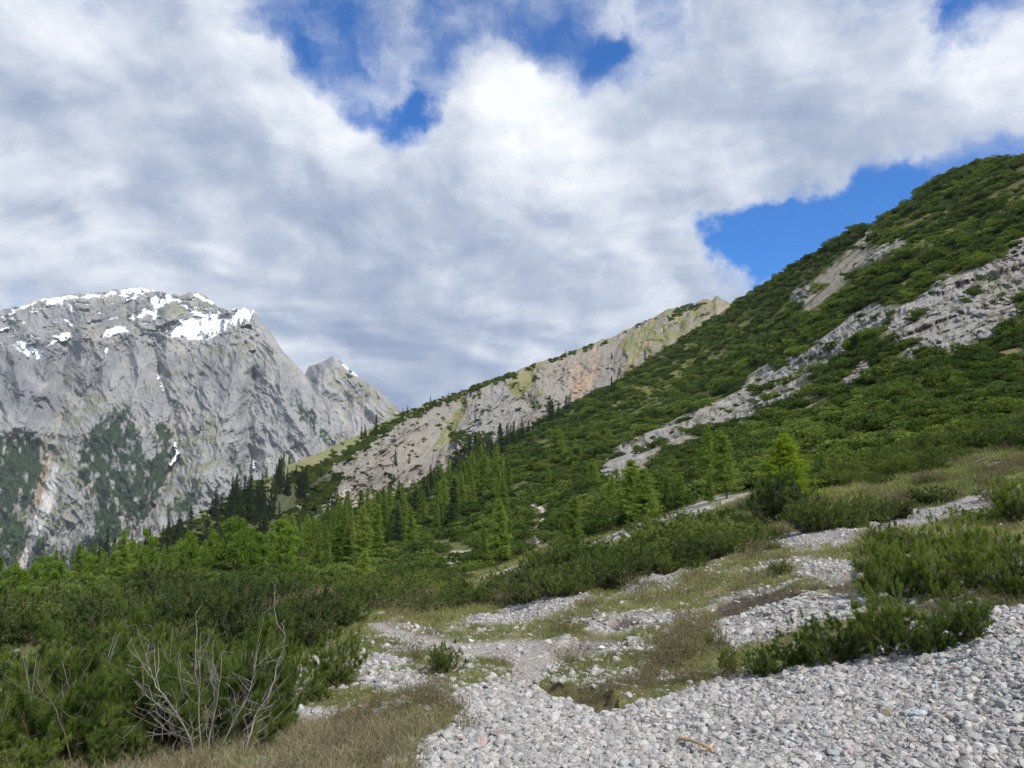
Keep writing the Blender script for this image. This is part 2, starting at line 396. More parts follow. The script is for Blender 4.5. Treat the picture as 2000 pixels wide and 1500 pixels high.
SKY_A = [(-500, 700), (-200, 640), (-60, 612), (0, 607), (20, 601), (40, 598), (90, 583), (140, 573), (200, 570), (245, 563), (275, 561), (300, 567), (330, 575), (355, 576), (372, 571), (385, 570),
         (405, 580), (425, 599), (440, 605), (470, 603), (495, 604), (510, 628), (525, 645), (540, 665), (555, 690), (570, 702), (575, 712), (592, 727), (615, 765), (645, 800), (690, 850), (760, 930), (900, 1010)]
SKY_B = [(540, 790), (575, 745), (596, 727), (603, 716), (615, 712), (632, 705), (645, 697), (651, 693), (657, 698), (665, 706), (700, 735), (720, 747), (740, 764), (762, 784), (785, 803), (850, 862), (950, 950)]
SNOW_A = [[(20, 604), (60, 592), (90, 584), (60, 597), (30, 608)], [(230, 567), (275, 561), (262, 570), (235, 572)], [(440, 608), (470, 602), (500, 604), (505, 612), (480, 610)], [(150, 606), (180, 604), (176, 612)], [(250, 620), (290, 604), (300, 608), (262, 626)], [(306, 640), (336, 628), (360, 620), (384, 624), (436, 616), (480, 604), (494, 606), (490, 628), (448, 640), (404, 666), (372, 662), (344, 660), (320, 654)],
    [(352, 592), (372, 604), (384, 620), (420, 620), (436, 612), (428, 606), (400, 614), (380, 606), (362, 592)], [(294, 580), (304, 572), (346, 580), (352, 584), (336, 590), (304, 602), (296, 592)],
    [(376, 574), (386, 570), (424, 596), (404, 590), (384, 582)], [(86, 584), (132, 578), (230, 569), (224, 578), (132, 584), (104, 598), (90, 597)], [(272, 560), (314, 570), (282, 568), (276, 578), (240, 592), (262, 578)],
    [(196, 656), (208, 640), (248, 637), (250, 648), (204, 659)], [(102, 658), (132, 650), (148, 654), (120, 667)],
    [(24, 674), (44, 662), (80, 676), (112, 664), (110, 671), (88, 676), (82, 692), (92, 697), (72, 701), (46, 692)], [(14, 613), (40, 600), (24, 615)], [(56, 613), (90, 600), (70, 611)], [(-20, 646), (18, 639), (16, 643), (0, 648), (-20, 652)],
    [(308, 726), (312, 740), (322, 766), (316, 764), (307, 740)], [(338, 860), (343, 862), (352, 888), (334, 913), (332, 908), (342, 888)], [(490, 898), (494, 900), (499, 918), (493, 918)], [(208, 674), (212, 676), (202, 706)],
    [(136, 593), (141, 592), (146, 608), (142, 609)], [(388, 832), (392, 834), (391, 846), (388, 845)], [(120, 626), (135, 624), (146, 634), (140, 636)], [(168, 630), (200, 625), (198, 629), (172, 633)], [(484, 686), (498, 684), (494, 689)],
    [(272, 655), (282, 652), (280, 658)], [(290, 657), (304, 652), (302, 664), (292, 664)]]
SNOW_B = [[(662, 704), (668, 707), (702, 736), (690, 732), (676, 722)], [(674, 730), (682, 732), (686, 740), (680, 739)], [(680, 747), (688, 756), (685, 757)], [(694, 750), (699, 757), (696, 758)], [(701, 749), (706, 756), (703, 757)], [(612, 748), (616, 746), (613, 760)]]
LIN_A = [([(345, 600), (330, 700), (300, 800), (250, 950), (200, 1080)], 70, 110), ([(480, 625), (445, 800), (405, 950), (320, 1070)], 80, 150), ([(535, 680), (560, 800), (620, 900)], 60, 130),
    ([(190, 665), (215, 760), (165, 900), (90, 1060)], 60, 110), ([(60, 690), (35, 800), (-10, 920)], 60, 110), ([(150, 600), (160, 660)], 40, 60),
    ([(225, 650), (205, 720), (160, 770)], 30, -90), ([(310, 715), (345, 850), (330, 950), (270, 1040)], 26, -110), ([(500, 735), (480, 820), (494, 910)], 24, -130), ([(105, 890), (75, 1000), (35, 1100)], 26, -70),
    ([(130, 700), (120, 800), (100, 890)], 45, -100), ([(20, 640), (60, 690)], 30, -60), ([(360, 640), (400, 600)], 30, -40)]
G_DARK = [[(160, 870), (190, 830), (228, 797), (256, 800), (270, 850), (284, 900), (300, 890), (306, 830), (320, 808), (336, 860), (332, 930), (292, 1000), (244, 1060), (190, 1064), (172, 990), (150, 910)],
    [(-60, 870), (60, 845), (92, 870), (84, 930), (50, 1000), (-60, 1060)], [(-60, 1010), (36, 1010), (60, 1050), (26, 1110), (-60, 1150)], [(335, 990), (384, 945), (386, 1000), (330, 1010)],
    [(566, 782), (596, 796), (640, 846), (660, 866), (640, 870), (596, 826)], [(440, 868), (458, 876), (482, 930), (474, 950), (452, 900)], [(50, 1080), (72, 1040), (110, 1080), (200, 1060), (260, 1080), (240, 1130), (30, 1130)]]
CHAN = [(100, 900), (84, 985), (56, 1050), (22, 1116), (44, 1116), (78, 1050), (106, 985), (118, 915)]
def col_A(wx, wy, PX, PY, rel, big, ribs, fine):
    c = np.zeros(PX.shape + (3,)) + np.array((0.200, 0.204, 0.210))
    tone = fbm(PX / 60, PY / 60, 4, 71)
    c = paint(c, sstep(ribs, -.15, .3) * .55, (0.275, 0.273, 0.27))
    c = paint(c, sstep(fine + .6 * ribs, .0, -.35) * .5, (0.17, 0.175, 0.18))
    c = paint(c, sstep(tone, .45, .7) * .35, (0.33, 0.31, 0.28))
    g = anypoly(wx, wy, [[(160, 620), (330, 630), (420, 670), (330, 720), (290, 770), (230, 790), (150, 700), (110, 740), (100, 830), (160, 830), (300, 760), (480, 700), (560, 720), (500, 680), (420, 655), (330, 660), (250, 615)],
        [(330, 880), (420, 800), (430, 900), (380, 960), (310, 1040)], [(60, 860), (130, 840), (180, 860), (150, 1000), (40, 1110), (20, 1060)], [(640, 560), (40, 600), (240, 590), (330, 640), (120, 650)]], 18)
    c = paint(c, g * sstep(fbm(PX / 22, PY / 9, 5, 33), .40, .58) * .8, (0.165, 0.17, 0.105))
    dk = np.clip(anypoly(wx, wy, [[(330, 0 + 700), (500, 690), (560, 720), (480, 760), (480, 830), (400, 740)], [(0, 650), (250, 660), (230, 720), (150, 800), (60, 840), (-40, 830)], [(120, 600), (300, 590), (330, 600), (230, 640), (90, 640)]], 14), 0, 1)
    c = paint(c, dk * .8 * sstep(fbm(PX / 20, PY / 26, 4, 44), .35, .6), (0.145, 0.15, 0.165))  # darker rock patches, the left one a painted-in cloud shadow
    c = paint(c, soft(wx, wy, [(74, 925), (96, 880), (106, 905), (96, 960), (70, 1020)], 6) * .6, (0.34, 0.23, 0.16))
    c = paint(c, soft(wx, wy, CHAN, 3), (0.42, 0.41, 0.39))
    jx = PX + (fbm(PX / 7, PY / 7, 4, 91) - .5) * 34; jy = PY + (fbm(PX / 7, PY / 7, 4, 92) - .5) * 40
    v = anypoly(jx, jy, G_DARK, 5) * sstep(fbm(PX / 10, PY / 16, 5, 55), .28, .46)
    v = np.maximum(v, sstep(PY + (fbm(PX / 12, PY / 12, 4, 66) - .5) * 260, 960, 1130) * sstep(fbm(PX / 5, PY / 8, 4, 56), .46, .56) * sstep(PX, 330, 250) * .9)
    v = v * (1 - soft(wx, wy, CHAN, 4)) * (1 - .7 * soft(wx, wy, [(110, 1000), (200, 960), (150, 1080), (90, 1090)], 12))
    c = paint(c, v, (0.030, 0.050, 0.024))
    lg = sstep(fbm(PX / 8, PY / 7, 3, 57), .55, .65) * sstep(PY, 960, 1080) * sstep(PX, 320, 200)
    c = paint(c, v * lg * .8, (0.075, 0.12, 0.02))
    return c, v * 0.3
def col_B(wx, wy, PX, PY, rel, big, ribs, fine):
    c = np.zeros(PX.shape + (3,)) + np.array((0.21, 0.208, 0.206))
    c = paint(c, sstep(ribs, -.1, .3) * .6, (0.35, 0.34, 0.33)); c = paint(c, sstep(fine, .05, -.3) * .45, (0.15, 0.155, 0.165))
    g = sstep(fbm(PX / 12, PY / 12, 5, 34), .45, .6) * soft(wx, wy, [(670, 715), (790, 800), (780, 830), (640, 800), (700, 790), (640, 745)], 8)
    c = paint(c, g * .8, (0.20, 0.195, 0.11)); c = paint(c, soft(PX, PY, [(596, 727), (645, 696), (655, 705), (620, 740), (600, 790), (590, 760)], 4) * .5, (0.13, 0.135, 0.15))  # left face of the peak darkened, its shade put into the colour
    return c, c[..., 0] * 0
peakB, _ = mountain('mountain_peak', 'small grey pyramid peak with thin snow streaks beside the massif', SKY_B, 530, 950, 1000, 1.4, 6200, 5200,
    [([(650, 696), (640, 760), (600, 860)], 60, 150), ([(680, 720), (740, 800)], 40, 80), ([(600, 720), (598, 800), (640, 900)], 26, -140)], SNOW_B, col_B, 1.1, 90, .6, 23)
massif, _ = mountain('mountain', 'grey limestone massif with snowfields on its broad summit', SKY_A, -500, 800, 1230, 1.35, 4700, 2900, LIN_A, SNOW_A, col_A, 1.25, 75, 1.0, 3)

# ------------------------------------------------------------------ thin plate spline for depth
def tps(pts):
    p = np.array(pts, float); x = p[:, 0] / 400; y = p[:, 1] / 250; v = np.log(p[:, 2]); n = len(p)
    def U(r2): return 0.5 * r2 * np.log(r2 + 1e-9)
    K = U((x[:, None] - x) ** 2 + (y[:, None] - y) ** 2) + np.eye(n) * 0.004
    A = np.zeros((n + 3, n + 3)); A[:n, :n] = K; A[:n, n] = 1; A[:n, n + 1] = x; A[:n, n + 2] = y; A[n:, :n] = A[:n, n:].T
    c = np.linalg.solve(A, np.concatenate([v, [0, 0, 0]]))
    def f(px, py):
        X, Yy = (np.asarray(px, float) / 400).ravel(), (np.asarray(py, float) / 250).ravel(); o = np.empty(X.shape)
        for i in range(0, len(X), 20000):
            a, b = X[i:i + 20000, None], Yy[i:i + 20000, None]
            o[i:i + 20000] = U((a - x) ** 2 + (b - y) ** 2) @ c[:n] + c[n] + c[n + 1] * a[:, 0] + c[n + 2] * b[:, 0]
        return np.exp(o).reshape(np.shape(px))
    return f
# ------------------------------------------------------------------ middle ridge with the scree face
SKY_R = [(-300, 1200), (0, 1150), (100, 1135), (200, 1095), (300, 1055), (400, 1000), (480, 955), (560, 912), (600, 893), (640, 876), (680, 858), (740, 829), (785, 805), (815, 798), (850, 783), (920, 758), (960, 741), (985, 735),
         (1010, 724), (1060, 706), (1130, 681), (1200, 656), (1230, 640), (1260, 627), (1300, 607), (1330, 597), (1370, 588), (1382, 583), (1392, 586), (1400, 579), (1412, 585), (1430, 592), (1480, 615), (1560, 680)]
cols = np.arange(-300, 1561, 1.6); top = interp(cols, SKY_R) + (fbm(cols / 14, cols * 0 + 5, 5, 8) - .5) * 8
foot = interp(cols, [(-300, 1300), (100, 1230), (300, 1190), (500, 1160), (640, 1090), (800, 1040), (1000, 940), (1200, 840), (1430, 690), (1560, 700)])
Yt = interp(cols, [(-300, 260), (100, 310), (300, 360), (400, 410), (570, 510), (785, 690), (985, 830), (1130, 950), (1400, 1150), (1560, 1250)])
nr = 330; s = np.linspace(0, 1, nr)[:, None]
PX = np.repeat(cols[None], nr, 0); PY = foot[None] + (top - foot)[None] * s
Yr = (Yt * interp(cols, [(-300, .8), (300, .8), (700, .76), (1400, .72)]))[None] + (Yt * (1 - interp(cols, [(-300, .8), (300, .8), (700, .76), (1400, .72)])))[None] * s ** 1.3
wx = PX + (fbm(PX / 25, PY / 25, 4, 201) - .5) * 22; wy = PY + (fbm(PX / 25, PY / 25, 4, 202) - .5) * 22
LIN_R = [([(988, 738), (965, 800), (900, 880)], 42, 26), ([(905, 775), (870, 860), (780, 960)], 26, -14), ([(1060, 715), (1050, 800), (1000, 860)], 40, 16), ([(1180, 670), (1150, 740), (1110, 800)], 30, -16),
    ([(1240, 650), (1215, 720)], 22, 14), ([(1300, 615), (1280, 680)], 18, 10), ([(1395, 585), (1345, 640), (1290, 690)], 22, 14), ([(1350, 600), (1300, 650)], 14, -8), ([(800, 810), (720, 900), (650, 990)], 46, 18),
    ([(1000, 755), (1040, 800), (1010, 850)], 20, -16), ([(690, 880), (660, 960)], 20, 10), ([(745, 920), (765, 960), (740, 985)], 18, -9)]
rel = tent(wx, wy, LIN_R)
rb = fbm(wx / 40, wy / 26, 6, 211, .58, True) - .55; rf = fbm(wx / 7, wy / 9, 5, 212, .62, True) - .55
ru = fbm((wx + wy * .6) / 12, (wy - wx * .6) / 90, 4, 213, .6, True) - .55
rough_zone = anypoly(wx, wy, [[(1130, 690), (1210, 690), (1240, 740), (1100, 800), (1000, 800), (1020, 740)], [(660, 920), (790, 880), (790, 960), (640, 1010), (610, 960)], [(1220, 640), (1420, 585), (1300, 680), (1220, 690)], [(980, 750), (1150, 700), (1100, 800), (1000, 850)]], 14)
smoothz = 1 - 0.55 * anypoly(wx, wy, [[(820, 800), (900, 780), (900, 850), (800, 950), (760, 900)], [(1000, 720), (1060, 715), (1010, 770)], [(560, 905), (790, 800), (790, 815), (600, 930)]], 12)
rel = rel + (rb * 13 + rf * (1.5 + 6 * rough_zone) + ru * 16 + (fbm((wx + wy * .6) / 40, (wy - wx * .6) / 160, 3, 215, .5, True) - .5) * 30) * smoothz * sstep(PX, 500, 640)
Y = Yr - rel * (1 - .7 * np.exp(-(PY - top[None]) / 6))
c = np.zeros(PX.shape + (3,)) + np.array((0.190, 0.180, 0.162))
c = paint(c, sstep(fbm(wx / 50, wy / 50, 4, 221), .4, .65) * .5, (0.235, 0.222, 0.20))
c = paint(c, sstep(rf, .02, -.28) * .75 * np.maximum(rough_zone, .25), (0.16, 0.155, 0.15))
c = paint(c, soft(wx, wy, [(985, 740), (1008, 770), (1012, 830), (960, 880), (880, 880), (930, 790)], 5) * .8, (0.205, 0.205, 0.205))
c = paint(c, soft(wx, wy, [(820, 810), (900, 790), (880, 860), (780, 930), (730, 900)], 10) * .6, (0.225, 0.21, 0.19))
tan = anypoly(wx, wy, [[(1100, 690), (1180, 665), (1160, 740), (1140, 790), (1120, 780)], [(1370, 640), (1400, 605), (1440, 590), (1420, 630), (1340, 690)], [(1080, 700), (1140, 690), (1160, 720), (1120, 730)], [(800, 960), (860, 900), (850, 920), (780, 990)], [(1240, 660), (1300, 640), (1290, 680), (1220, 720)]], 8)
c = paint(c, tan * sstep(fbm(PX / 9, PY / 14, 4, 222), .35, .6) * .6, (0.32, 0.22, 0.15))
gj = (fbm(PX / 8, PY / 10, 5, 223) - .5)
gx = wx + gj * 26; gy = wy + gj * 30
grass = anypoly(gx, gy, [[(900, 785), (925, 775), (885, 860), (850, 885), (862, 850)], [(985, 745), (1000, 728), (1062, 706), (1068, 716), (1030, 760), (1008, 782)],
    [(1195, 668), (1290, 625), (1330, 610), (1330, 640), (1290, 690), (1230, 740), (1200, 760), (1225, 690)], [(1300, 612), (1385, 588), (1410, 600), (1350, 655), (1280, 700), (1290, 650)], [(1050, 765), (1060, 760), (1050, 800), (1030, 790)]], 4)
crest_d = PY - top[None]
grass = np.maximum(grass, sstep(crest_d + gj * 16, interp(cols, [(500, 30), (600, 42), (700, 30), (780, 16), (900, 9), (1100, 7), (1250, 12), (1400, 14)])[None], 0))
grass = np.maximum(grass, anypoly(gx, gy, [[(280, 1090), (320, 1060), (300, 1130), (260, 1150)], [(380, 1040), (410, 1010), (430, 1040), (390, 1090)], [(410, 1030), (440, 1020), (420, 1110)], [(560, 905), (640, 876), (590, 925), (570, 940)]], 6))
grass = grass * (1 - .85 * sstep(fbm(wx / 13, wy / 9, 5, 230), .50, .60) * sstep(PX, 1150, 1220)); c = paint(c, grass * .92, (0.135, 0.148, 0.060))
c = paint(c, grass * sstep(fbm(PX / 16, PY / 16, 4, 224), .42, .62) * .5, (0.22, 0.185, 0.11))
forest = anypoly(gx, gy, [[(-300, 1160), (180, 1090), (420, 985), (560, 905), (600, 930), (660, 920), (660, 940), (620, 1000), (560, 1060), (500, 1160), (-300, 1290)]], 6) * (1 - grass)
c = paint(c, forest * .9, (0.055, 0.065, 0.028))
c = paint(c, anypoly(gx, gy, [[(612, 960), (622, 968), (590, 1000), (560, 1010)], [(510, 980), (530, 965), (528, 990)]], 3), (0.36, 0.34, 0.31))
c = paint(c, anypoly(gx, gy, [[(630, 1010), (650, 965), (690, 950), (705, 985), (660, 1010), (640, 1025)], [(735, 985), (800, 940), (830, 930), (790, 985), (750, 1020)]], 3) * .8, (0.38, 0.35, 0.31))
ridge = Surf(PX, PY, Y); ridge.nvis = nr; ridge.grass = grass
V = ridge.verts(); back = []
for k in range(1, 8):
    b = V[-1].copy(); b[:, :2] *= 1 + 0.03 * k; b[:, 2] -= 7.0 * k ** 1.3; back.append(b)
V = np.concatenate([V, np.array(back)]); C = np.concatenate([c, np.repeat(c[-1:], 7, 0)]); SM = np.concatenate([grass, np.repeat(grass[-1:], 7, 0)]) * .6
tag(link(bpy.data.objects.new('hills', mesh_np('hills', V.reshape(-1, 3), grid_faces(V.shape[0], V.shape[1]), [mat_far('ridge_rock', 0.09, 1.4, .4)], True, cols=C.reshape(-1, 3), attrs={'smooth': SM.reshape(-1)}))),
    'middle ridge with a bare grey scree face under a grassy crest', kind='structure')

# ------------------------------------------------------------------ the near land: valley floor, meadow, gravel fan and the slope on the right
CTL = [(1000, 1500, 4.2), (1500, 1500, 3.9), (2000, 1500, 3.6), (2600, 1500, 3.2), (500, 1500, 4.7), (0, 1500, 5.2), (-600, 1500, 6), (1000, 1800, 2.6), (1000, 2300, 1.6), (2600, 2300, 1.5), (-600, 2300, 2.1), (-600, 1800, 3.4), (2600, 1800, 2.4),
    (2000, 1190, 7.2), (1700, 1280, 6.8), (1450, 1330, 6.8), (1200, 1390, 6.3), (950, 1400, 6.3), (600, 1420, 7), (250, 1420, 7), (0, 1400, 8), (1060, 1290, 10.5), (880, 1255, 13), (720, 1220, 17), (860, 1300, 9.8), (640, 1320, 10), (400, 1300, 12), (0, 1300, 13),
    (1400, 1230, 12), (1700, 1180, 11), (1990, 1120, 12), (1400, 1180, 15), (1200, 1200, 15.5), (1000, 1200, 19), (1500, 1080, 22), (1350, 1110, 22), (1700, 1030, 25), (1900, 950, 34), (2000, 905, 38), (1100, 1140, 24), (800, 1190, 24), (1850, 1060, 19),
    (0, 1220, 24), (300, 1200, 30), (600, 1190, 30), (0, 1190, 60), (0, 1170, 140), (0, 1140, 280), (300, 1160, 70), (300, 1135, 150), (300, 1112, 260), (640, 1150, 60), (640, 1110, 110), (640, 1060, 220), (640, 1010, 370),
    (890, 1110, 85), (930, 1130, 62), (1200, 1055, 54), (1450, 970, 54), (1280, 1010, 62), (830, 950, 400), (800, 1000, 300), (1000, 870, 430), (1000, 920, 300), (1000, 960, 220), (1000, 1010, 150), (1000, 1060, 105),
    (1200, 760, 520), (1200, 810, 400), (1200, 860, 280), (1200, 910, 190), (1200, 970, 115), (1430, 595, 640), (1430, 680, 430), (1430, 760, 290), (1430, 840, 160), (1430, 910, 95),
    (1660, 442, 430), (1660, 550, 300), (1660, 680, 180), (1660, 780, 120), (1660, 870, 75), (1660, 940, 50), (2000, 306, 300), (2000, 450, 200), (2000, 600, 130), (2000, 720, 90), (2000, 820, 58), (1850, 370, 350),
    (2600, 130, 230), (2600, 400, 110), (2600, 700, 50), (2600, 1000, 16), (2600, 1190, 6.5), (-600, 1200, 25), (-600, 1170, 180)]
SKY_N = [(-600, 1150), (0, 1140), (300, 1112), (500, 1066), (640, 1010), (720, 988), (800, 958), (830, 940), (1000, 852), (1200, 750), (1300, 684), (1430, 596), (1480, 565), (1560, 515), (1640, 465), (1660, 447), (1678, 445), (1690, 450), (1705, 445),
         (1780, 390), (1800, 369), (1850, 340), (1900, 322), (1960, 312), (2000, 308), (2300, 225), (2600, 150)]
cols = np.concatenate([np.arange(-600, -60, 8), np.arange(-60, 2060, 1.9), np.arange(2060, 2601, 8)]); top = interp(cols, SKY_N)
nr = 700; s = np.linspace(0, 1, nr)
rowpy = np.concatenate([np.linspace(2300, 1520, 60, endpoint=False)])
PY1 = 1520 + (top[None] - 1520) * (np.linspace(0, 1, nr)[:, None] ** 0.9)
PY = np.concatenate([np.repeat(rowpy[:, None], len(cols), 1), PY1]); PX = np.repeat(cols[None], PY.shape[0], 0)
gx0 = np.arange(-620, 2641, 12.0); gy0 = np.arange(90, 2331, 8.0)
L0 = np.log(tps(CTL)(*np.meshgrid(gx0, gy0)))
def bil(L, x, y):
    i = np.clip((y - gy0[0]) / 8.0, 0, len(gy0) - 1.001); j = np.clip((x - gx0[0]) / 12.0, 0, len(gx0) - 1.001)
    a, b = i.astype(int), j.astype(int); u, v = i - a, j - b
    return (L[a, b] * (1 - v) + L[a, b + 1] * v) * (1 - u) + (L[a + 1, b] * (1 - v) + L[a + 1, b + 1] * v) * u
Y = np.exp(bil(L0, PX, PY))
S0 = Surf(PX, PY, Y); X0, Z0 = S0.X, S0.Z
wx = PX + (fbm(PX / 22, PY / 22, 4, 301) - .5) * 20; wy = PY + (fbm(PX / 22, PY / 22, 4, 302) - .5) * 16
fx = PX + (fbm(X0 * 1.5, Y * 1.5, 5, 303) - .5) * 60 * np.clip(8 / Y, .2, 1); fy = PY + (fbm(X0 * 1.5, Y * 1.5, 5, 304) - .5) * 36 * np.clip(8 / Y, .2, 1)

ROCKS = [[(2060, 430), (1985, 470), (1935, 500), (1860, 545), (1845, 525), (1822, 560), (1780, 592), (1720, 598), (1690, 588), (1650, 625), (1600, 665), (1560, 690), (1535, 690), (1500, 712), (1470, 725), (1430, 765), (1380, 800), (1340, 812), (1330, 850),
          (1420, 838), (1460, 822), (1500, 800), (1530, 775), (1560, 752), (1600, 705), (1640, 680), (1680, 640), (1735, 640), (1745, 655), (1790, 672), (1830, 670), (1850, 690), (1900, 665), (1945, 650), (2000, 612), (2060, 580)],
         [(1330, 812), (1270, 850), (1240, 858), (1190, 880), (1162, 905), (1170, 925), (1196, 945), (1224, 950), (1236, 915), (1290, 885), (1330, 852)],
         [(1640, 745), (1655, 722), (1690, 690), (1712, 684), (1702, 708), (1676, 748), (1650, 756)], [(1530, 590), (1556, 560), (1582, 552), (1572, 582), (1570, 592), (1545, 585)],
         [(1665, 530), (1700, 490), (1716, 475), (1735, 480), (1770, 458), (1768, 470), (1740, 490), (1700, 515), (1650, 542)],
         [(1780, 440), (1808, 428), (1806, 436), (1785, 446)], [(1885, 438), (1902, 432), (1896, 452), (1882, 452)], [(1760, 700), (1780, 672), (1790, 690), (1765, 712)]]
PALE = [[(1568, 600), (1582, 560), (1604, 538), (1632, 514), (1654, 492), (1684, 458), (1698, 446), (1706, 452), (1696, 492), (1674, 526), (1650, 552), (1612, 582), (1584, 600)], [(1434, 850), (1452, 836), (1466, 828), (1470, 834), (1448, 850)],
        [(1528, 822), (1560, 800), (1592, 786), (1580, 800), (1545, 820)], [(1230, 905), (1330, 850), (1440, 838), (1320, 870), (1240, 940)], [(1575, 890), (1610, 862), (1616, 866), (1590, 890)], [(1960, 405), (1985, 395), (1975, 415), (1960, 418)]]
UPG = [(1180, 775), (1300, 700), (1440, 600), (1560, 520), (1640, 470), (1700, 460), (1790, 400), (1880, 400), (1960, 360), (2060, 330), (2060, 420), (1900, 430), (1790, 480), (1700, 560), (1600, 600), (1500, 640), (1400, 720), (1300, 770), (1200, 800)]
rock = np.maximum(anypoly(wx, wy, ROCKS, 6), anypoly(wx, wy - 6, ROCKS[:2], 8)); pale = anypoly(wx, wy, PALE, 3)
gr1 = [[(700, 1640), (800, 1500), (850, 1440), (900, 1400), (870, 1370), (930, 1330), (1000, 1325), (1090, 1370), (1180, 1392), (1300, 1362), (1390, 1338), (1450, 1332), (1560, 1303), (1700, 1276), (1850, 1232), (1950, 1196), (2000, 1188), (2700, 1130), (2700, 2400), (-700, 2400), (-700, 1900), (300, 1640)]]
gravel = anypoly(fx, fy, gr1, 5)
strips = [[(840, 1238), (930, 1208), (1000, 1190), (1110, 1158), (1160, 1163), (1080, 1195), (1010, 1228), (960, 1228), (900, 1232), (850, 1246)], [(1180, 1170), (1240, 1142), (1300, 1116), (1340, 1112), (1322, 1142), (1240, 1165)],
    [(1390, 1100), (1500, 1058), (1560, 1036), (1650, 1010), (1850, 975), (1960, 950), (1960, 975), (1880, 1000), (1790, 1030), (1700, 1042), (1660, 1060), (1590, 1082), (1500, 1078)],
    [(1370, 1250), (1400, 1210), (1470, 1185), (1560, 1168), (1690, 1160), (1690, 1200), (1600, 1225), (1540, 1240), (1420, 1262)], [(1540, 1120), (1600, 1105), (1670, 1098), (1680, 1130), (1560, 1140)], [(555, 1405), (600, 1385), (668, 1392), (640, 1412), (570, 1426)],
    [(690, 1300), (715, 1282), (800, 1275), (815, 1298), (780, 1310), (700, 1316)], [(700, 1340), (740, 1325), (830, 1330), (870, 1340), (760, 1352), (700, 1355)], [(1160, 1290), (1190, 1265), (1260, 1255), (1240, 1290)],
    [(1590, 1068), (1640, 1050), (1680, 1060), (1640, 1080)], [(1550, 1115), (1580, 1098), (1620, 1100), (1570, 1120)], [(1930, 1130), (2100, 1090), (2100, 1140), (1960, 1160)], [(1700, 1060), (1760, 1050), (1740, 1080)]]
stripm = anypoly(fx, fy, strips, 5)
stripm = np.maximum(stripm, sstep(fbm(X0 * .45, Y * .8, 5, 330), .60, .66) * sstep(Y, 9, 12) * sstep(Y, 34, 28) * sstep(PX, 700, 760) * sstep(PX - (PY - 1100) * .1, 2100, 2000) * .9)
path = anypoly(wx * .3 + PX * .7, wy * .3 + PY * .7, [[(704, 1226), (720, 1216), (752, 1218), (800, 1232), (860, 1248), (930, 1254), (1000, 1252), (1060, 1248), (1130, 1250), (1170, 1262), (1140, 1290), (1080, 1312), (1050, 1335), (1020, 1345), (985, 1335), (1000, 1300), (960, 1282), (870, 1272), (800, 1254), (740, 1236)]], 3)
hollow = anypoly(fx, fy, [[(1080, 1262), (1130, 1240), (1230, 1232), (1190, 1262), (1120, 1290), (1060, 1290)]], 8)
dirt = anypoly(fx, fy, [[(1392, 1190), (1430, 1166), (1500, 1158), (1570, 1148), (1680, 1120), (1690, 1158), (1600, 1162), (1480, 1180), (1400, 1205)], [(1165, 1222), (1230, 1205), (1250, 1215), (1200, 1228)]], 3)
bank = anypoly(fx, fy, [[(1055, 1345), (1080, 1335), (1120, 1350), (1200, 1372), (1210, 1388), (1170, 1396), (1090, 1370)], [(1010, 1330), (1040, 1325), (1050, 1345), (1015, 1350)]], 3)
road = anypoly(PX + (wx - PX) * .25, PY + (wy - PY) * .25, [[(866, 1122), (870, 1090), (878, 1076), (926, 1073), (908, 1090), (897, 1122)], [(925, 1134), (960, 1112), (990, 1104), (985, 1116), (940, 1134)], [(1020, 1100), (1080, 1072), (1150, 1050), (1190, 1048), (1100, 1084), (1060, 1100)],
    [(1180, 1048), (1290, 1016), (1340, 990), (1400, 975), (1460, 960), (1490, 966), (1440, 976), (1380, 990), (1300, 1026), (1220, 1052)]], 2.0)
road = np.maximum(road, anypoly(PX + (wx - PX) * .3, PY + (wy - PY) * .3, [[(925, 1138), (990, 1100), (1080, 1066), (1190, 1040), (1290, 1006), (1400, 968), (1490, 956), (1440, 984), (1300, 1036), (1100, 1094), (940, 1146)]], 3) * .9)
trail = np.zeros(PX.shape)
for ln, wd in (([(1055, 1066), (1046, 1050), (1050, 1030), (1062, 1012)], 5.0), ([(1066, 1004), (1062, 995), (1048, 986)], 4.5), ([(1046, 985), (1020, 972), (1004, 966)], 3.0), ([(1000, 950), (996, 935), (982, 920), (978, 914)], 2.0)):
    trail = np.maximum(trail, sstep(pdist(PX, PY, ln), wd, wd * .5))
openm = anypoly(wx, wy, [[(1020, 1060), (1030, 1020), (1060, 1010), (1080, 1040), (1060, 1075)], [(990, 960), (1050, 975), (1040, 990)]], 6)
trail = np.maximum(trail, anypoly(wx, wy, [[(364, 1120), (374, 1118), (396, 1142), (394, 1150), (380, 1140)]], 2))
veg_near = sstep(PX, 1000, 1300) * sstep(Y, 60, 80)
slope = np.clip(sstep(Y, 45, 70), 0, 1)

# relief
near = 1 - slope
big = fbm(X0 / 22, Y / 22 + Z0 / 15, 5, 311) - .5
bend = soft(PX, PY, [(840, 1180), (850, 1070), (880, 1050), (950, 1050), (960, 1090), (930, 1180)], 14)
h = big * np.clip(Y * .012, 0, 3.0) * 2 * (1 - bend)
h += (fbm(X0 / .9, Y / .9, 4, 312) - .5) * .16 * near * np.clip(Y / 8, .5, 2) * (1 - path) + (fbm(X0 / .25, Y / .25, 3, 313) - .5) * .05 * near
h += near * gravel * (fbm(X0 / .08, Y / .08, 3, 314) - .5) * .02
h += near * (-hollow * .12 - path * .04 - dirt * .10 + bank * -.05)
turf = anypoly(fx, fy, [[(1060, 1335), (1110, 1300), (1230, 1290), (1420, 1290), (1440, 1330), (1390, 1338), (1300, 1360), (1200, 1372), (1130, 1352)], [(1400, 1165), (1480, 1140), (1640, 1110), (1680, 1118), (1570, 1146), (1430, 1163)]], 4)
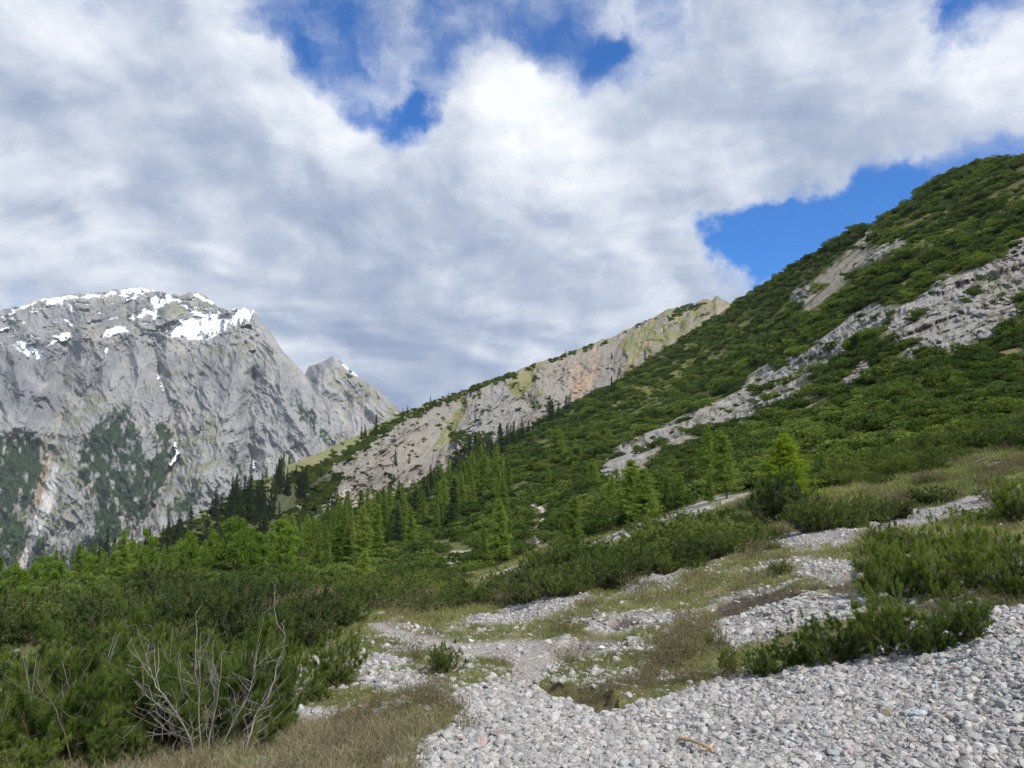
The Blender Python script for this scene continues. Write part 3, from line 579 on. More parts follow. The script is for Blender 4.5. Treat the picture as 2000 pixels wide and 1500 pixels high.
h += near * turf * .05
rg = fbm(X0 / 14, (Z0 + Y * .4) / 9, 6, 320, .6, True) - .55; rg2 = fbm(wx / 9, wy / 8, 5, 321, .62, True) - .55
ruv = fbm((wx + wy) / 70, (wy - wx * .15) / 9, 5, 322, .6, True) - .55
crag = rock * (rg * 9 + rg2 * 4.0 + ruv * 4.0 + 2.2) * np.clip(Y / 220, .25, 1.6)
edge = 1 - .8 * np.exp(-(PY - top[None]) / 10)
Y2 = Y - crag * edge
# push h along z while keeping x,y: small for the near ground
near_s = Surf(PX, PY, Y2); near_s.Z = near_s.Z + h * edge; near_s.nvis = PX.shape[0]

c = np.zeros(PX.shape + (3,)) + np.array((0.155, 0.155, 0.065))
dry = sstep(fbm(X0 / 1.2, Y / 2.0, 5, 331), .42, .62)
c = paint(c, dry * .7, (0.20, 0.175, 0.095))
c = paint(c, sstep(fbm(X0 / .6, Y / 1.1, 4, 332), .55, .68) * .6, (0.085, 0.062, 0.042))
c = paint(c, sstep(PY, 1395, 1450) * sstep(PX, 900, 700) * (.4 + .6 * dry), (0.17, 0.145, 0.095))
c = paint(c, slope, (0.095, 0.108, 0.038))
c = paint(c, soft(wx, wy, UPG, 14) * .85, (0.135, 0.142, 0.042))
c = paint(c, slope * sstep(fbm(X0 / 9, (Y + Z0) / 9, 5, 333), .56, .68) * .6, (0.16, 0.145, 0.07))
c = paint(c, anypoly(wx, wy, [[(1960, 690), (2060, 640), (2060, 760), (1970, 740)], [(1165, 925), (1200, 930), (1230, 960), (1190, 950)], [(1600, 590), (1640, 545), (1650, 530), (1660, 545), (1630, 580)], [(1870, 930), (1760, 940), (1700, 960), (1900, 945)]], 8) * .8, (0.19, 0.17, 0.085))
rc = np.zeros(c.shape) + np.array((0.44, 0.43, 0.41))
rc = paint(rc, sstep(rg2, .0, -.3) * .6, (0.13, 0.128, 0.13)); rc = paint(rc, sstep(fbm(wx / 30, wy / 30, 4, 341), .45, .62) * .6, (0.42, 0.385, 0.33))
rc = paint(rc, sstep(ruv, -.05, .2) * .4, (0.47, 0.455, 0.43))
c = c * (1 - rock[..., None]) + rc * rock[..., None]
c = paint(c, rock * sstep(fbm(wx / 12, wy / 9, 5, 342), .58, .66) * .7, (0.12, 0.12, 0.05))
c = paint(c, pale * (.5 + .4 * sstep(rg2, -.2, .1)), (0.46, 0.415, 0.33))
grv = np.zeros(c.shape) + np.array((0.40, 0.395, 0.385)); grv = paint(grv, sstep(fbm(X0 / .7, Y / .7, 4, 351), .45, .7) * .35, (0.30, 0.275, 0.25))
gm = np.clip(np.maximum(gravel, stripm), 0, 1)
grv = grv * (1 - .22 * stripm[..., None] * (1 - gravel[..., None])); c = c * (1 - gm[..., None]) + grv * gm[..., None]
c = paint(c, path, (0.34, 0.315, 0.295)); c = paint(c, hollow * .75, (0.17, 0.15, 0.135))
c = paint(c, turf * .6 * (1 - gravel), (0.11, 0.10, 0.045)); c = paint(c, dirt * .95, (0.07, 0.055, 0.048)); c = paint(c, bank * .8, (0.11, 0.085, 0.06))
c = paint(c, road, (0.46, 0.43, 0.40)); c = paint(c, openm * .6, (0.17, 0.16, 0.08)); c = paint(c, trail, (0.44, 0.40, 0.34))
c = paint(c, anypoly(wx, wy, [[(855, 1100), (870, 1085), (880, 1078), (870, 1105), (850, 1120)], [(715, 1165), (760, 1140), (800, 1145), (750, 1170), (720, 1178)]], 4) * .9, (0.12, 0.16, 0.035))
peb = np.clip(np.maximum(np.maximum(gm, path * .6), road * .5), 0, 1) * (1 - dirt) * (1 - bank)
V = near_s.verts(); back = []
for k in range(1, 9):
    b = V[-1].copy(); b[:, :2] *= 1 + 0.035 * k; b[:, 2] -= (b[:, 1] * 0.012) * k ** 1.5; back.append(b)
Vt = np.concatenate([V, np.array(back)])
def ext(A): return np.concatenate([A, np.repeat(A[-1:], 8, 0)])
GROUND_MAT = mat_ground('meadow_and_scree')
ground = link(bpy.data.objects.new('ground', mesh_np('ground', Vt.reshape(-1, 3), grid_faces(Vt.shape[0], Vt.shape[1]), [GROUND_MAT], True, cols=ext(c).reshape(-1, 3),
    attrs={'peb': ext(peb).reshape(-1), 'rocky': ext(rock * .9 + pale * .6).reshape(-1), 'speck': ext(near * (1 - gm)).reshape(-1)})))
tag(ground, 'gravel fan, stony meadow and the overgrown slope rising to the right', kind='structure')
# valley floor far below, out to the horizon
rr = np.array([2.5, 500, 1500, 3000, 6000, 9000.]); aa = np.linspace(0, 2 * math.pi, 49)
VV = np.array([[[r * math.sin(a), r * math.cos(a), -3.0 - 0.11 * min(r, 3500) if r > 10 else -4.0] for a in aa] for r in rr])
m_, n_, o_ = newmat('valley_green'); principled(n_, o_, n_.mix(n_.ramp(n_.noise(n_.new('ShaderNodeTexCoord').outputs['Object'], 0.01, 6), .4, .6), (0.04, 0.06, 0.02), (0.10, 0.11, 0.05)))
tag(link(bpy.data.objects.new('land', mesh_np('land', VV.reshape(-1, 3), grid_faces(len(rr), 49), [m_], True))), 'valley land far below', kind='structure')
SCATTER = True

# ------------------------------------------------------------------ plant and stone builders
def unit(v): return v / (np.linalg.norm(v, axis=-1, keepdims=True) + 1e-9)
def blades(B, T, wid, g, mid=0.45):
    """a kite-shaped leaf from each base B to tip T"""
    d = T - B; side = unit(np.cross(d, g.normal(size=B.shape))) * np.reshape(wid, (-1, 1)); M = B + d * mid
    V = np.stack([B, M + side, T, M - side], 1).reshape(-1, 3); F = np.arange(len(V)).reshape(-1, 4); return V, F
def needles(B, T, wid, g):
    d = T - B; side = unit(np.cross(d, g.normal(size=B.shape))) * np.reshape(wid, (-1, 1))
    V = np.stack([B - side, B + side, T], 1).reshape(-1, 3); return V, np.arange(len(V)).reshape(-1, 3)
def tube(path, rad, k=4):
    path = np.asarray(path, float); n = len(path); d = unit(np.gradient(path, axis=0)); up = np.array([0.31, 0.17, 0.93])
    a = unit(np.cross(d, up)); b = np.cross(d, a); t = np.linspace(0, 2 * math.pi, k, endpoint=False)
    rad = np.broadcast_to(rad, (n,))
    V = path[:, None] + (a[:, None] * np.cos(t)[None, :, None] + b[:, None] * np.sin(t)[None, :, None]) * rad[:, None, None]
    i = np.arange(n * k).reshape(n, k); j = np.roll(i, -1, 1)
    return V.reshape(-1, 3), np.stack([i[:-1].ravel(), j[:-1].ravel(), j[1:].ravel(), i[1:].ravel()], 1)
class MB:
    def __init__(s): s.V, s.F, s.T, s.n = [], {3: [], 4: []}, [], 0
    def add(s, VF, tone=0.5):
        V, F = VF; s.V.append(V); s.F[F.shape[1]].append(F + s.n); s.n += len(V); s.T.append(np.broadcast_to(tone, (len(V),)).astype(float))
    def mesh(s, name, mat, smooth=False):
        return mesh_np(name, np.concatenate(s.V), [np.concatenate(f) for f in s.F.values() if f], [mat], smooth, attrs={'tone': np.concatenate(s.T)})
def rep(t, k): return np.repeat(t, k)

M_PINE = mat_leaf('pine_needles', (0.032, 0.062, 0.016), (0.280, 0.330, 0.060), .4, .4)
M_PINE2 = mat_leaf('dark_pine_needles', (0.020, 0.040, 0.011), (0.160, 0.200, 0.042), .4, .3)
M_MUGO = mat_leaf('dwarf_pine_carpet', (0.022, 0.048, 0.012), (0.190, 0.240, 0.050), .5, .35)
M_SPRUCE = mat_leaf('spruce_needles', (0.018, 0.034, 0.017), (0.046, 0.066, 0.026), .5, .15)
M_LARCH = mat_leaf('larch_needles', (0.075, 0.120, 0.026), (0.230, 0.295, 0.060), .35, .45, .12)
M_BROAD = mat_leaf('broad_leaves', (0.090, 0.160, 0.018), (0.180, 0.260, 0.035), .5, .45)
M_HEATH = mat_leaf('heather_twigs', (0.105, 0.085, 0.050), (0.210, 0.190, 0.095), .5, .15)
M_GRASS = mat_leaf('grass_blades', (0.120, 0.150, 0.045), (0.300, 0.290, 0.130), .4, .3)
M_STRAW = mat_leaf('dry_grass', (0.160, 0.140, 0.085), (0.430, 0.380, 0.250), .5, .25)
M_BARK = mat_bark('brown_bark', (0.055, 0.045, 0.038), (0.13, 0.11, 0.095))
M_DEAD = mat_bark('bleached_wood', (0.13, 0.12, 0.108), (0.26, 0.245, 0.225))
M_STONE = mat_stone('limestone_pebbles', (0.26, 0.254, 0.247), (0.43, 0.422, 0.41), 5.0)

def conifer(seed, kind='spruce', whorls=30, dense=1.0, r0=None, ex=.72, z0=.10):
    """unit-height tree: trunk mesh and crown mesh"""
    g = np.random.default_rng(seed); cr = MB(); tr = MB()
    sp = kind == 'spruce'
    zt = np.linspace(0, 1, 9); bend = np.stack([g.normal() * .012 * np.sin(zt * 3), g.normal() * .012 * np.sin(zt * 2.3), zt], 1)
    tr.add(tube(bend, 0.013 * (1 - zt) + 0.0015, 6))
    z0 = .05 if sp else z0; r0 = (r0 or .165) * g.uniform(.85, 1.15)
    for w_ in range(whorls):
        t = (w_ + g.random() * .6) / whorls; z = z0 + (1 - z0) * t; R0 = r0 * (1 - t) ** (.8 if sp else ex) * g.uniform(.6, 1.15) + .008
        nb = int((7 + 4 * (1 - t)) * dense)
        for b_ in range(nb):
            if not sp and g.random() < .30: continue
            a = g.random() * 6.283; L = R0 * g.uniform(.55, 1.15); dr = np.array([math.cos(a), math.sin(a), 0])
            droop = (-.35 if sp else -.02) * L + g.normal() * .01; nseg = 6 if sp else 8
            q = np.linspace(.12, 1, nseg); C_ = np.array([0, 0, z]) + dr * (q * L)[:, None] + np.array([0, 0, 1.0]) * (droop * np.sin(q * 1.6) + (.10 * L * q ** 3))[:, None]
            tr.add(tube(C_[::3] if len(C_[::3]) > 1 else C_[:2], .0018 * (1 - t) + .0006, 3)) if b_ % 2 == 0 else None
            k = 4 if sp else 8
            B = np.repeat(C_, k, 0) + g.normal(size=(nseg * k, 3)) * (.002 if sp else .011)
            sd = np.cross(dr, [0, 0, 1]); m = g.choice([-1., 1.], nseg * k)[:, None]
            T = B + (dr * g.uniform(.2, .9, (nseg * k, 1)) + sd * m * g.uniform(.3, 1.0, (nseg * k, 1)) + np.array([0, 0, 1]) * g.uniform(-.7 if sp else -.3, .15 if sp else .6, (nseg * k, 1))) * (.020 + .12 * L) * (1 if sp else .62)
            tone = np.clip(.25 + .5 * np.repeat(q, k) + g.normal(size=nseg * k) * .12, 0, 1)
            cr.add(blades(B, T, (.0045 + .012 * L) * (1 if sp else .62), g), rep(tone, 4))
    return tr, cr
def broadleaf(seed, n=6400):
    g = np.random.default_rng(seed); tr, cr = MB(), MB()
    stems = 4
    for k in range(stems):
        a = g.random() * 6.28; sp_ = g.uniform(.05, .3); q = np.linspace(0, 1, 7)
        p = np.stack([np.cos(a) * sp_ * q ** 1.3, np.sin(a) * sp_ * q ** 1.3, q * g.uniform(.6, .9)], 1); tr.add(tube(p, .018 * (1 - q) + .003, 5))
    cl = []
    for k in range(34):
        a = g.random() * 6.28; z = g.uniform(.22, .95); rr_ = .40 * math.sqrt(max(0.02, 1 - ((z - .5) / .52) ** 2)) * g.uniform(.4, 1.0)
        cl.append((rr_ * math.cos(a), rr_ * math.sin(a), z, g.uniform(.06, .13)))
    for x, y, z, r_ in cl:
        m = n // 34; d = unit(g.normal(size=(m, 3))); B = np.array([x, y, z]) + d * r_ * g.uniform(.4, 1.05, (m, 1)) * [1, 1, .75]
        T = B + unit(d + g.normal(size=(m, 3)) * .8 + [0, 0, -.1]) * .036
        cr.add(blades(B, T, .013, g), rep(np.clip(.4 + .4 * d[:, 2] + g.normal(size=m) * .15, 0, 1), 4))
    return tr, cr
def carpet_bush(seed, lumps=9, shoots=430):
    """far dwarf pine, about 2 across and 1 high: short stiff tufts over a heap of lumps"""
    g = np.random.default_rng(seed); m = MB()
    a = g.random(lumps) * 6.283; r_ = np.sqrt(g.random(lumps)) * .75; C_ = np.stack([np.cos(a) * r_, np.sin(a) * r_, g.uniform(.15, .62, lumps) * (1 - .5 * r_)], 1); R_ = g.uniform(.26, .46, lumps)
    i = g.integers(0, lumps, shoots); d = unit(g.normal(size=(shoots, 3)) + [0, 0, .5]); d[:, 2] = np.abs(d[:, 2]) * g.choice([1, 1, 1, -.5], shoots)
    B0 = C_[i] + d * R_[i][:, None] * [1, 1, .85]; out = unit(d + [0, 0, .7]); k = 5
    B = np.repeat(B0, k, 0) - np.repeat(out, k, 0) * .05; T = B + unit(np.repeat(out, k, 0) + g.normal(size=(shoots * k, 3)) * .5) * g.uniform(.11, .21, (shoots * k, 1))
    tone = np.clip(np.repeat(g.random(shoots), k) * .8 + g.normal(size=shoots * k) * .1, 0, 1)
    m.add(blades(B, T, .026, g, .55), rep(tone, 4)); return m
def shrub(seed, stems=26, shoots=9, needl=70, spread=1.0, dead=10, nl=.055, height=1.0, lean=(0, 0), nw=.0024, lumps=5):
    """near dwarf pine about 1 high: sprawling stems that turn up, twigs, bottle-brush shoots; dead bare twigs apart"""
    g = np.random.default_rng(seed); st, fo, de = MB(), MB(), MB()
    SB, SD, SL, SZ = [], [], [], []
    la = g.random(lumps) * 6.283; lh = g.uniform(.55, 1.05, lumps)
    for k in range(stems):
        a = g.random() * 6.283; r_ = math.sqrt(g.random()) * .70 * spread
        hl = 1.0 if r_ < .2 else lh[np.argmax(np.cos(la - a))]
        L = height * g.uniform(.45, 1.0) * hl * math.sqrt(max(.1, 1 - (r_ / (.85 * spread)) ** 2))
        q = np.linspace(0, 1, 8); out = np.array([math.cos(a) * r_ + lean[0], math.sin(a) * r_ + lean[1]])
        p = np.zeros((8, 3)); p[:, :2] = out * (q ** .7)[:, None] + np.cumsum(g.normal(size=(8, 2)) * .02, 0) + g.normal(size=2) * .06 * spread; p[:, 2] = L * q ** 1.5 - .02
        st.add(tube(p, .014 * (1 - q) * g.uniform(.7, 1.2) + .004, 5))
        for j in range(shoots):
            t = g.uniform(.22, 1.0) if j else 1.0; i = min(int(t * 7), 6); f = t * 7 - i; b = p[i] * (1 - f) + p[i + 1] * f
            rad = np.array([out[0], out[1], 0]) / (np.hypot(*out) + .05); d = unit(rad * g.uniform(0, .9) + g.normal(size=3) * [.75, .75, .3] + [0, 0, .25]); tl = g.uniform(.07, .22)
            qq = np.linspace(0, 1, 4)[:, None]; tw = b + d * tl * qq + np.array([0, 0, 1]) * (tl * .5) * qq ** 2
            st.add(tube(tw, .0035, 3)); e = tw[-1]
            for c_ in range(g.integers(1, 3)):
                dd = unit(d * .8 + g.normal(size=3) * .55 + [0, 0, .55]); SB.append(e); SD.append(dd); SL.append(g.uniform(.10, .19)); SZ.append(e[2])
    SB, SD, SL, SZ = np.array(SB), np.array(SD), np.array(SL), np.array(SZ); n = len(SB)
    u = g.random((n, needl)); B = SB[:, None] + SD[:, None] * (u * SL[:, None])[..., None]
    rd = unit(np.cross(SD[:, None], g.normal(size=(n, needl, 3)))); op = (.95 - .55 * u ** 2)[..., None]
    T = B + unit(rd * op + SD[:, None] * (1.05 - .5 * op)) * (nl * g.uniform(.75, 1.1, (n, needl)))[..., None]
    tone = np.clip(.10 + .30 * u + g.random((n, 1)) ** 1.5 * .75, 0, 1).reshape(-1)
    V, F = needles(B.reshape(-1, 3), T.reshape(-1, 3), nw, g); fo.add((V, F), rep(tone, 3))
    for k in range(dead):
        a = g.random() * 6.283; r_ = g.uniform(.2, .75) * spread; L = height * g.uniform(.3, .85); q = np.linspace(0, 1, 7)
        p = np.zeros((7, 3)); p[:, 0] = math.cos(a) * r_ * q; p[:, 1] = math.sin(a) * r_ * q; p[:, 2] = L * q ** 1.4; p += np.cumsum(g.normal(size=(7, 3)) * .015, 0)
        de.add(tube(p, .007 * (1 - q) + .002, 4))
        for j in range(9):
            i = g.integers(2, 6); d = unit(unit(p[i + 1] - p[i]) + g.normal(size=3) * .8); t2 = np.linspace(0, 1, 4)[:, None]
            de.add(tube(p[i] + d * g.uniform(.06, .24) * t2 + np.array([0, 0, .05]) * t2 ** 2, .002, 3))
    return st, fo, de
def rock_mesh(seed, flat=.6, sub=2, cuts=9):
    import bmesh
    g = np.random.default_rng(seed); bm = bmesh.new(); bmesh.ops.create_icosphere(bm, subdivisions=sub, radius=1.0)
    V = np.array([v.co[:] for v in bm.verts]); F = np.array([[v.index for v in f.verts] for f in bm.faces]); bm.free()
    for k in range(cuts):                     # broken flat faces
        d = unit(g.normal(size=3)); h_ = g.uniform(.5, .82); t = V @ d; V = V - np.clip(t - h_, 0, None)[:, None] * d
    V *= [g.uniform(.85, 1.2), g.uniform(.6, .9), flat * g.uniform(.75, 1.15)]
    V += unit(V) * (fbm(V[:, 0] * 3 + seed, V[:, 1] * 3 + V[:, 2] * 2, 3, seed)[:, None] - .5) * .12
    return V, F
def tuft(seed, n=26, h=.12, spread=.07, wid=.0022, lean=.5):
    g = np.random.default_rng(seed); m = MB(); B = np.zeros((n, 3)); B[:, :2] = g.normal(size=(n, 2)) * spread
    d = unit(np.concatenate([g.normal(size=(n, 2)) * lean, np.ones((n, 1))], 1)); L = h * g.uniform(.5, 1.2, (n, 1)); M = B + d * L * .55; T = M + unit(d + np.concatenate([g.normal(size=(n, 2)) * lean, np.full((n, 1), -.25)], 1)) * L * .5
    s_ = unit(np.cross(d, g.normal(size=(n, 3)))) * wid
    V = np.stack([B - s_, B + s_, M + s_ * .8, M - s_ * .8, T], 1).reshape(-1, 3); i = np.arange(n)[:, None] * 5
    m.add((V, np.concatenate([i, i + 1, i + 2, i + 3], 1)), rep(g.random(n), 5)); m.F[3].append(np.concatenate([i + 3, i + 2, i + 4], 1)); return m
def twiggy(seed, n=70, h=.3, spread=.22):
    g = np.random.default_rng(seed); m = MB()
    B = np.zeros((n, 3)); B[:, :2] = g.normal(size=(n, 2)) * spread * .6; d = unit(np.concatenate([B[:, :2] * 2.0 + g.normal(size=(n, 2)) * .35, np.ones((n, 1))], 1)); L = h * g.uniform(.4, 1.1, (n, 1)); T = B + d * L
    m.add(needles(B, T, .0028, g), rep(g.random(n) * .5, 3))
    for k in range(7):
        t = g.uniform(.35, 1, (n, 1)); b = B + d * L * t; m.add(blades(b, b + unit(d + g.normal(size=(n, 3)) * .8) * g.uniform(.02, .06, (n, 1)), .0045, g), rep(g.random(n), 4))
    return m

# ------------------------------------------------------------------ scattering uncountable stuff through geometry nodes
def scatter_obj(name, label, P, rot, scl, protos, kind='stuff', cat=None):
    """one object; its points carry rotation and scale, each draws one of the prototype meshes"""
    root = None; g = np.random.default_rng(5); idx = g.integers(0, len(protos), len(P))
    me = bpy.data.meshes.new(name); me.vertices.add(len(P)); me.vertices.foreach_set('co', np.asarray(P, np.float32).ravel())
    for nm, typ, arr in (('rot', 'FLOAT_VECTOR', rot), ('scl', 'FLOAT_VECTOR', scl)):
        a = me.attributes.new(nm, typ, 'POINT'); a.data.foreach_set('vector', np.asarray(arr, np.float32).ravel())
    a = me.attributes.new('pick', 'INT', 'POINT'); a.data.foreach_set('value', idx.astype(np.int32))
    o = link(bpy.data.objects.new(name, me)); tag(o, label, cat, kind=kind)
    t = bpy.data.node_groups.new(name + '_spread', 'GeometryNodeTree')
    t.interface.new_socket('Geometry', in_out='INPUT', socket_type='NodeSocketGeometry'); t.interface.new_socket('Geometry', in_out='OUTPUT', socket_type='NodeSocketGeometry')
    n = t.nodes; l = t.links; gi = n.new('NodeGroupInput'); go = n.new('NodeGroupOutput'); j = n.new('GeometryNodeJoinGeometry')
    def na(nm, dt):
        q = n.new('GeometryNodeInputNamedAttribute'); q.data_type = dt; q.inputs[0].default_value = nm; return q.outputs[0]
    for k, pm in enumerate(protos):
        po = bpy.data.objects.new(pm.name, pm)
        oi = n.new('GeometryNodeObjectInfo'); oi.inputs[0].default_value = po; oi.inputs['As Instance'].default_value = True
        iop = n.new('GeometryNodeInstanceOnPoints'); cmp_ = n.new('FunctionNodeCompare'); cmp_.data_type = 'INT'; cmp_.operation = 'EQUAL'
        l.new(na('pick', 'INT'), cmp_.inputs[2]); cmp_.inputs[3].default_value = k
        l.new(gi.outputs[0], iop.inputs['Points']); l.new(cmp_.outputs[0], iop.inputs['Selection']); l.new(oi.outputs['Geometry'], iop.inputs['Instance'])
        e2r = n.new('FunctionNodeEulerToRotation'); l.new(na('rot', 'FLOAT_VECTOR'), e2r.inputs[0]); l.new(e2r.outputs[0], iop.inputs['Rotation'])
        l.new(na('scl', 'FLOAT_VECTOR'), iop.inputs['Scale']); l.new(iop.outputs[0], j.inputs[0])
    l.new(j.outputs[0], go.inputs[0])
    md = o.modifiers.new('spread', 'NODES'); md.node_group = t
    return o
def yaw(n, g, tilt=.12): return np.stack([g.normal(size=n) * tilt, g.normal(size=n) * tilt, g.random(n) * 6.283], 1)
def iso(s_): s_ = np.asarray(s_)[:, None]; return np.repeat(s_, 3, 1)

# carpet of dwarf pine on the slope
CARP = [carpet_bush(k + 40).mesh('dwarf_pine_tuft', M_MUGO) for k in range(5)]
g = np.random.default_rng(11)
ROCKN = [(p, 1) for p in ROCKS]
def carpet_density(px, py, Y):
    jx = px + (fbm(px / 16, py / 12, 4, 401) - .5) * 40; jy = py + (fbm(px / 16, py / 12, 4, 402) - .5) * 30
    rk = np.maximum(anypoly(jx, jy, ROCKS, 3), anypoly(jx, jy, PALE, 3))
    rk = np.maximum(rk, np.maximum(anypoly(jx, jy - 12, ROCKS, 4), anypoly(jx, jy - 12, PALE, 3))); rk = np.maximum(rk, anypoly(jx - 4, jy - 7, ROCKS[:2], 9) > .12)
    d = np.maximum(sstep(Y, 42, 60), sstep(Y, 27, 30) * anypoly(jx, jy, [[(1480, 880), (1570, 975), (1760, 950), (1890, 905), (2100, 870), (2100, 700), (1480, 700)]], 4)); d = np.maximum(d, sstep(Y, 20, 24) * .8 * anypoly(jx, jy, [[(680, 1195), (690, 1130), (860, 1118), (940, 1136), (900, 1176), (780, 1194)], [(930, 1165), (1100, 1118), (1300, 1064), (1470, 1010), (1500, 1060), (1300, 1110), (1100, 1150)]], 3) + .03 * sstep(Y, 14, 18))
    d = d * (1 - rk * .96)
    d = d * (1 - anypoly(px, py, [[(900, 1150), (925, 1134), (1080, 1066), (1290, 1012), (1480, 950), (1495, 996), (1300, 1054), (1100, 1110), (950, 1165)]], 3))
    tr_ = np.zeros(px.shape)
    for ln, wd in (([(1055, 1066), (1046, 1050), (1050, 1030), (1062, 1012), (1062, 995), (1046, 985)], 13), ([(1046, 985), (1004, 966), (1000, 950), (978, 914)], 5), ([(925, 1134), (960, 1110), (1080, 1070), (1180, 1046), (1290, 1016), (1400, 975), (1480, 962)], 8), ([(880, 1080), (922, 1078)], 14), ([(886, 1085), (880, 1140)], 24)):
        tr_ = np.maximum(tr_, sstep(pdist(px, py, ln), wd + 3, wd))
    d = d * (1 - tr_) * (1 - anypoly(px, py, [[(856, 1128), (862, 1086), (876, 1070), (936, 1068), (934, 1088), (908, 1098), (902, 1160), (860, 1160)]], 2)); up_ = soft(jx, jy, UPG, 16)
    cl = sstep(fbm((px + py * .6) / 34, (py - px * .35) / 13, 4, 403), .36, .47)
    d = d * (1 - up_ * .75 * (1 - sstep(fbm(px / 12, py / 9, 4, 404), .46, .6))) * (.10 + .90 * cl)
    left = sstep(px, 1000, 860) * sstep(Y, 60, 100); d = d * (1 - .55 * left)
    d = d * (1 - .8 * anypoly(jx, jy, [[(1020, 1060), (1030, 1020), (1060, 1010), (1080, 1040), (1060, 1075)], [(1960, 690), (2060, 640), (2060, 760), (1970, 740)], [(1870, 930), (1760, 940), (1700, 960), (1900, 945)], [(715, 1165), (760, 1140), (800, 1145), (750, 1170)]], 5))
    return d * np.clip(110 / Y, .30, 2.2) ** 1.1
P, N, ppx, ppy = near_s.scatter(carpet_density, 22000, 21)
sz = (.75 + 1.5 * g.random(len(P)) ** 2) * np.clip(.55 + P[:, 1] / 240, .7, 1.75) * .95
scl = iso(sz) * np.stack([g.uniform(.75, 2.1, len(P)), g.uniform(.7, 1.2, len(P)), g.uniform(.65, 1.2, len(P))], 1)
fr = P[:, 1] > 58; Pn, Pf, sn_, sf_ = P[~fr], P[fr], scl[~fr], scl[fr]
scatter_obj('dwarf_pine_thicket', 'dense dark green dwarf pine carpet covering the mountainside', Pf - [0, 0, .1], yaw(len(Pf), g), sf_, CARP)
# dwarf pine on the middle ridge
RB = [[(570, 1000), (600, 965), (662, 925), (668, 935), (640, 985), (600, 1000), (585, 1050), (540, 1060), (540, 1010)], [(560, 940), (600, 920), (660, 895), (600, 950)]]
def ridge_density(px, py, Y):
    jx = px + (fbm(px / 10, py / 10, 4, 411) - .5) * 16; jy = py + (fbm(px / 10, py / 10, 4, 412) - .5) * 16
    tp = interp(px.ravel(), SKY_R).reshape(px.shape); off = interp(px.ravel(), [(560, 26), (620, 34), (700, 26), (790, 10), (900, 7), (985, 4), (1250, 4)]).reshape(px.shape)
    band = np.exp(-((jy - tp - off) / interp(px.ravel(), [(560, 9), (700, 8), (800, 8), (950, 5), (1250, 2.5)]).reshape(px.shape)) ** 2) * sstep(px, 540, 580) * sstep(px, 1290, 1230) * np.where(px > 990, sstep(fbm(px / 14, py * 0, 3, 415), .45, .6), 1)
    d = band + anypoly(jx, jy, RB, 3) * 1.2 + anypoly(jx, jy, [[(1300, 622), (1330, 600), (1380, 590), (1350, 606), (1310, 625)], [(1004, 800), (1014, 798), (1012, 808)], [(880, 850), (930, 845), (960, 850), (940, 900), (900, 890)], [(715, 850), (745, 835), (740, 855)]], 3) * .8
    d += .10 * sstep(fbm(px / 9, py / 9, 4, 413), .58, .66) * sstep(px, 620, 700) * sstep(px, 1010, 960) + .5 * sstep(px, 560, 500)
    return d
P, N, ppx, ppy = ridge.scatter(ridge_density, 3600, 22)
scatter_obj('dwarf_pine_scrub', 'dark dwarf pine scrub along the crest and foot of the scree ridge', P, yaw(len(P), g), iso(1.3 + 1.3 * g.random(len(P))), CARP)
# wooded foot of the far massif
TRN = [conifer(k + 900, 'spruce', 11, .6) for k in range(2)]
FARP = []
for tr_, cr_ in TRN: FARP.append(cr_.mesh('far_conifer', M_SPRUCE))
def far_density(px, py, Y):
    jx = px + (fbm(px / 7, py / 7, 4, 91) - .5) * 34; jy = py + (fbm(px / 7, py / 7, 4, 92) - .5) * 40
    d = anypoly(jx, jy, G_DARK, 5) * sstep(fbm(px / 10, py / 16, 5, 55), .28, .46) * .5
    return (1 - soft(px, py, CHAN, 6)) * (d + sstep(py + (fbm(px / 12, py / 12, 4, 66) - .5) * 260, 950, 1130) * sstep(fbm(px / 5, py / 8, 4, 56), .42, .56) * sstep(px, 330, 250) * sstep(px, -60, 0))
P, N, ppx, ppy = massif.scatter(far_density, 9000, 23)
hh = g.uniform(9, 20, len(P)); scatter_obj('distant_woods', 'scattered conifer woods clinging to the foot of the far massif', P - [0, 0, 1.0], yaw(len(P), g, .03), np.stack([hh * 1.5, hh * 1.5, hh], 1), FARP)

# ------------------------------------------------------------------ things: one Empty per plant, its parts as children
def thing(name, label, cat, loc, rz=0.0, scl=(1, 1, 1), group=None, tilt=(0, 0)):
    o = bpy.data.objects.new(name, None); link(o); o.empty_display_size = .2
    o.location = loc; o.rotation_euler = (tilt[0], tilt[1], rz); o.scale = scl; tag(o, label, cat, group); return o
def part(name, me, parent):
    o = link(bpy.data.objects.new(name, me)); o.parent = parent; return o

def conif_set(seeds, kind, mat, whorls, dense, **kw):
    r_ = []
    for k in seeds:
        tr_, cr_ = conifer(k, kind, whorls, dense, **kw); r_.append((tr_.mesh(kind + '_trunk', M_BARK), cr_.mesh(kind + '_crown', mat)))
    return r_
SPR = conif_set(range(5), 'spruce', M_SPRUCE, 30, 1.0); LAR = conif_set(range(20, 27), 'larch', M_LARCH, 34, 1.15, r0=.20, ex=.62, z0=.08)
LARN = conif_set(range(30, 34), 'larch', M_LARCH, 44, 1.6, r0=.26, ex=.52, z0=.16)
M_LIME = mat_leaf('fresh_larch_needles', (0.16, 0.21, 0.02), (0.26, 0.32, 0.035), .4, .5); LIME = conif_set([38], 'larch', M_LIME, 46, 2.0, r0=.30, ex=.75, z0=.04)
BRO = []
for k in range(3):
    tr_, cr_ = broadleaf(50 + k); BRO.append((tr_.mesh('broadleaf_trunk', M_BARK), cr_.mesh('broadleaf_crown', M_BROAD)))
g = np.random.default_rng(77)
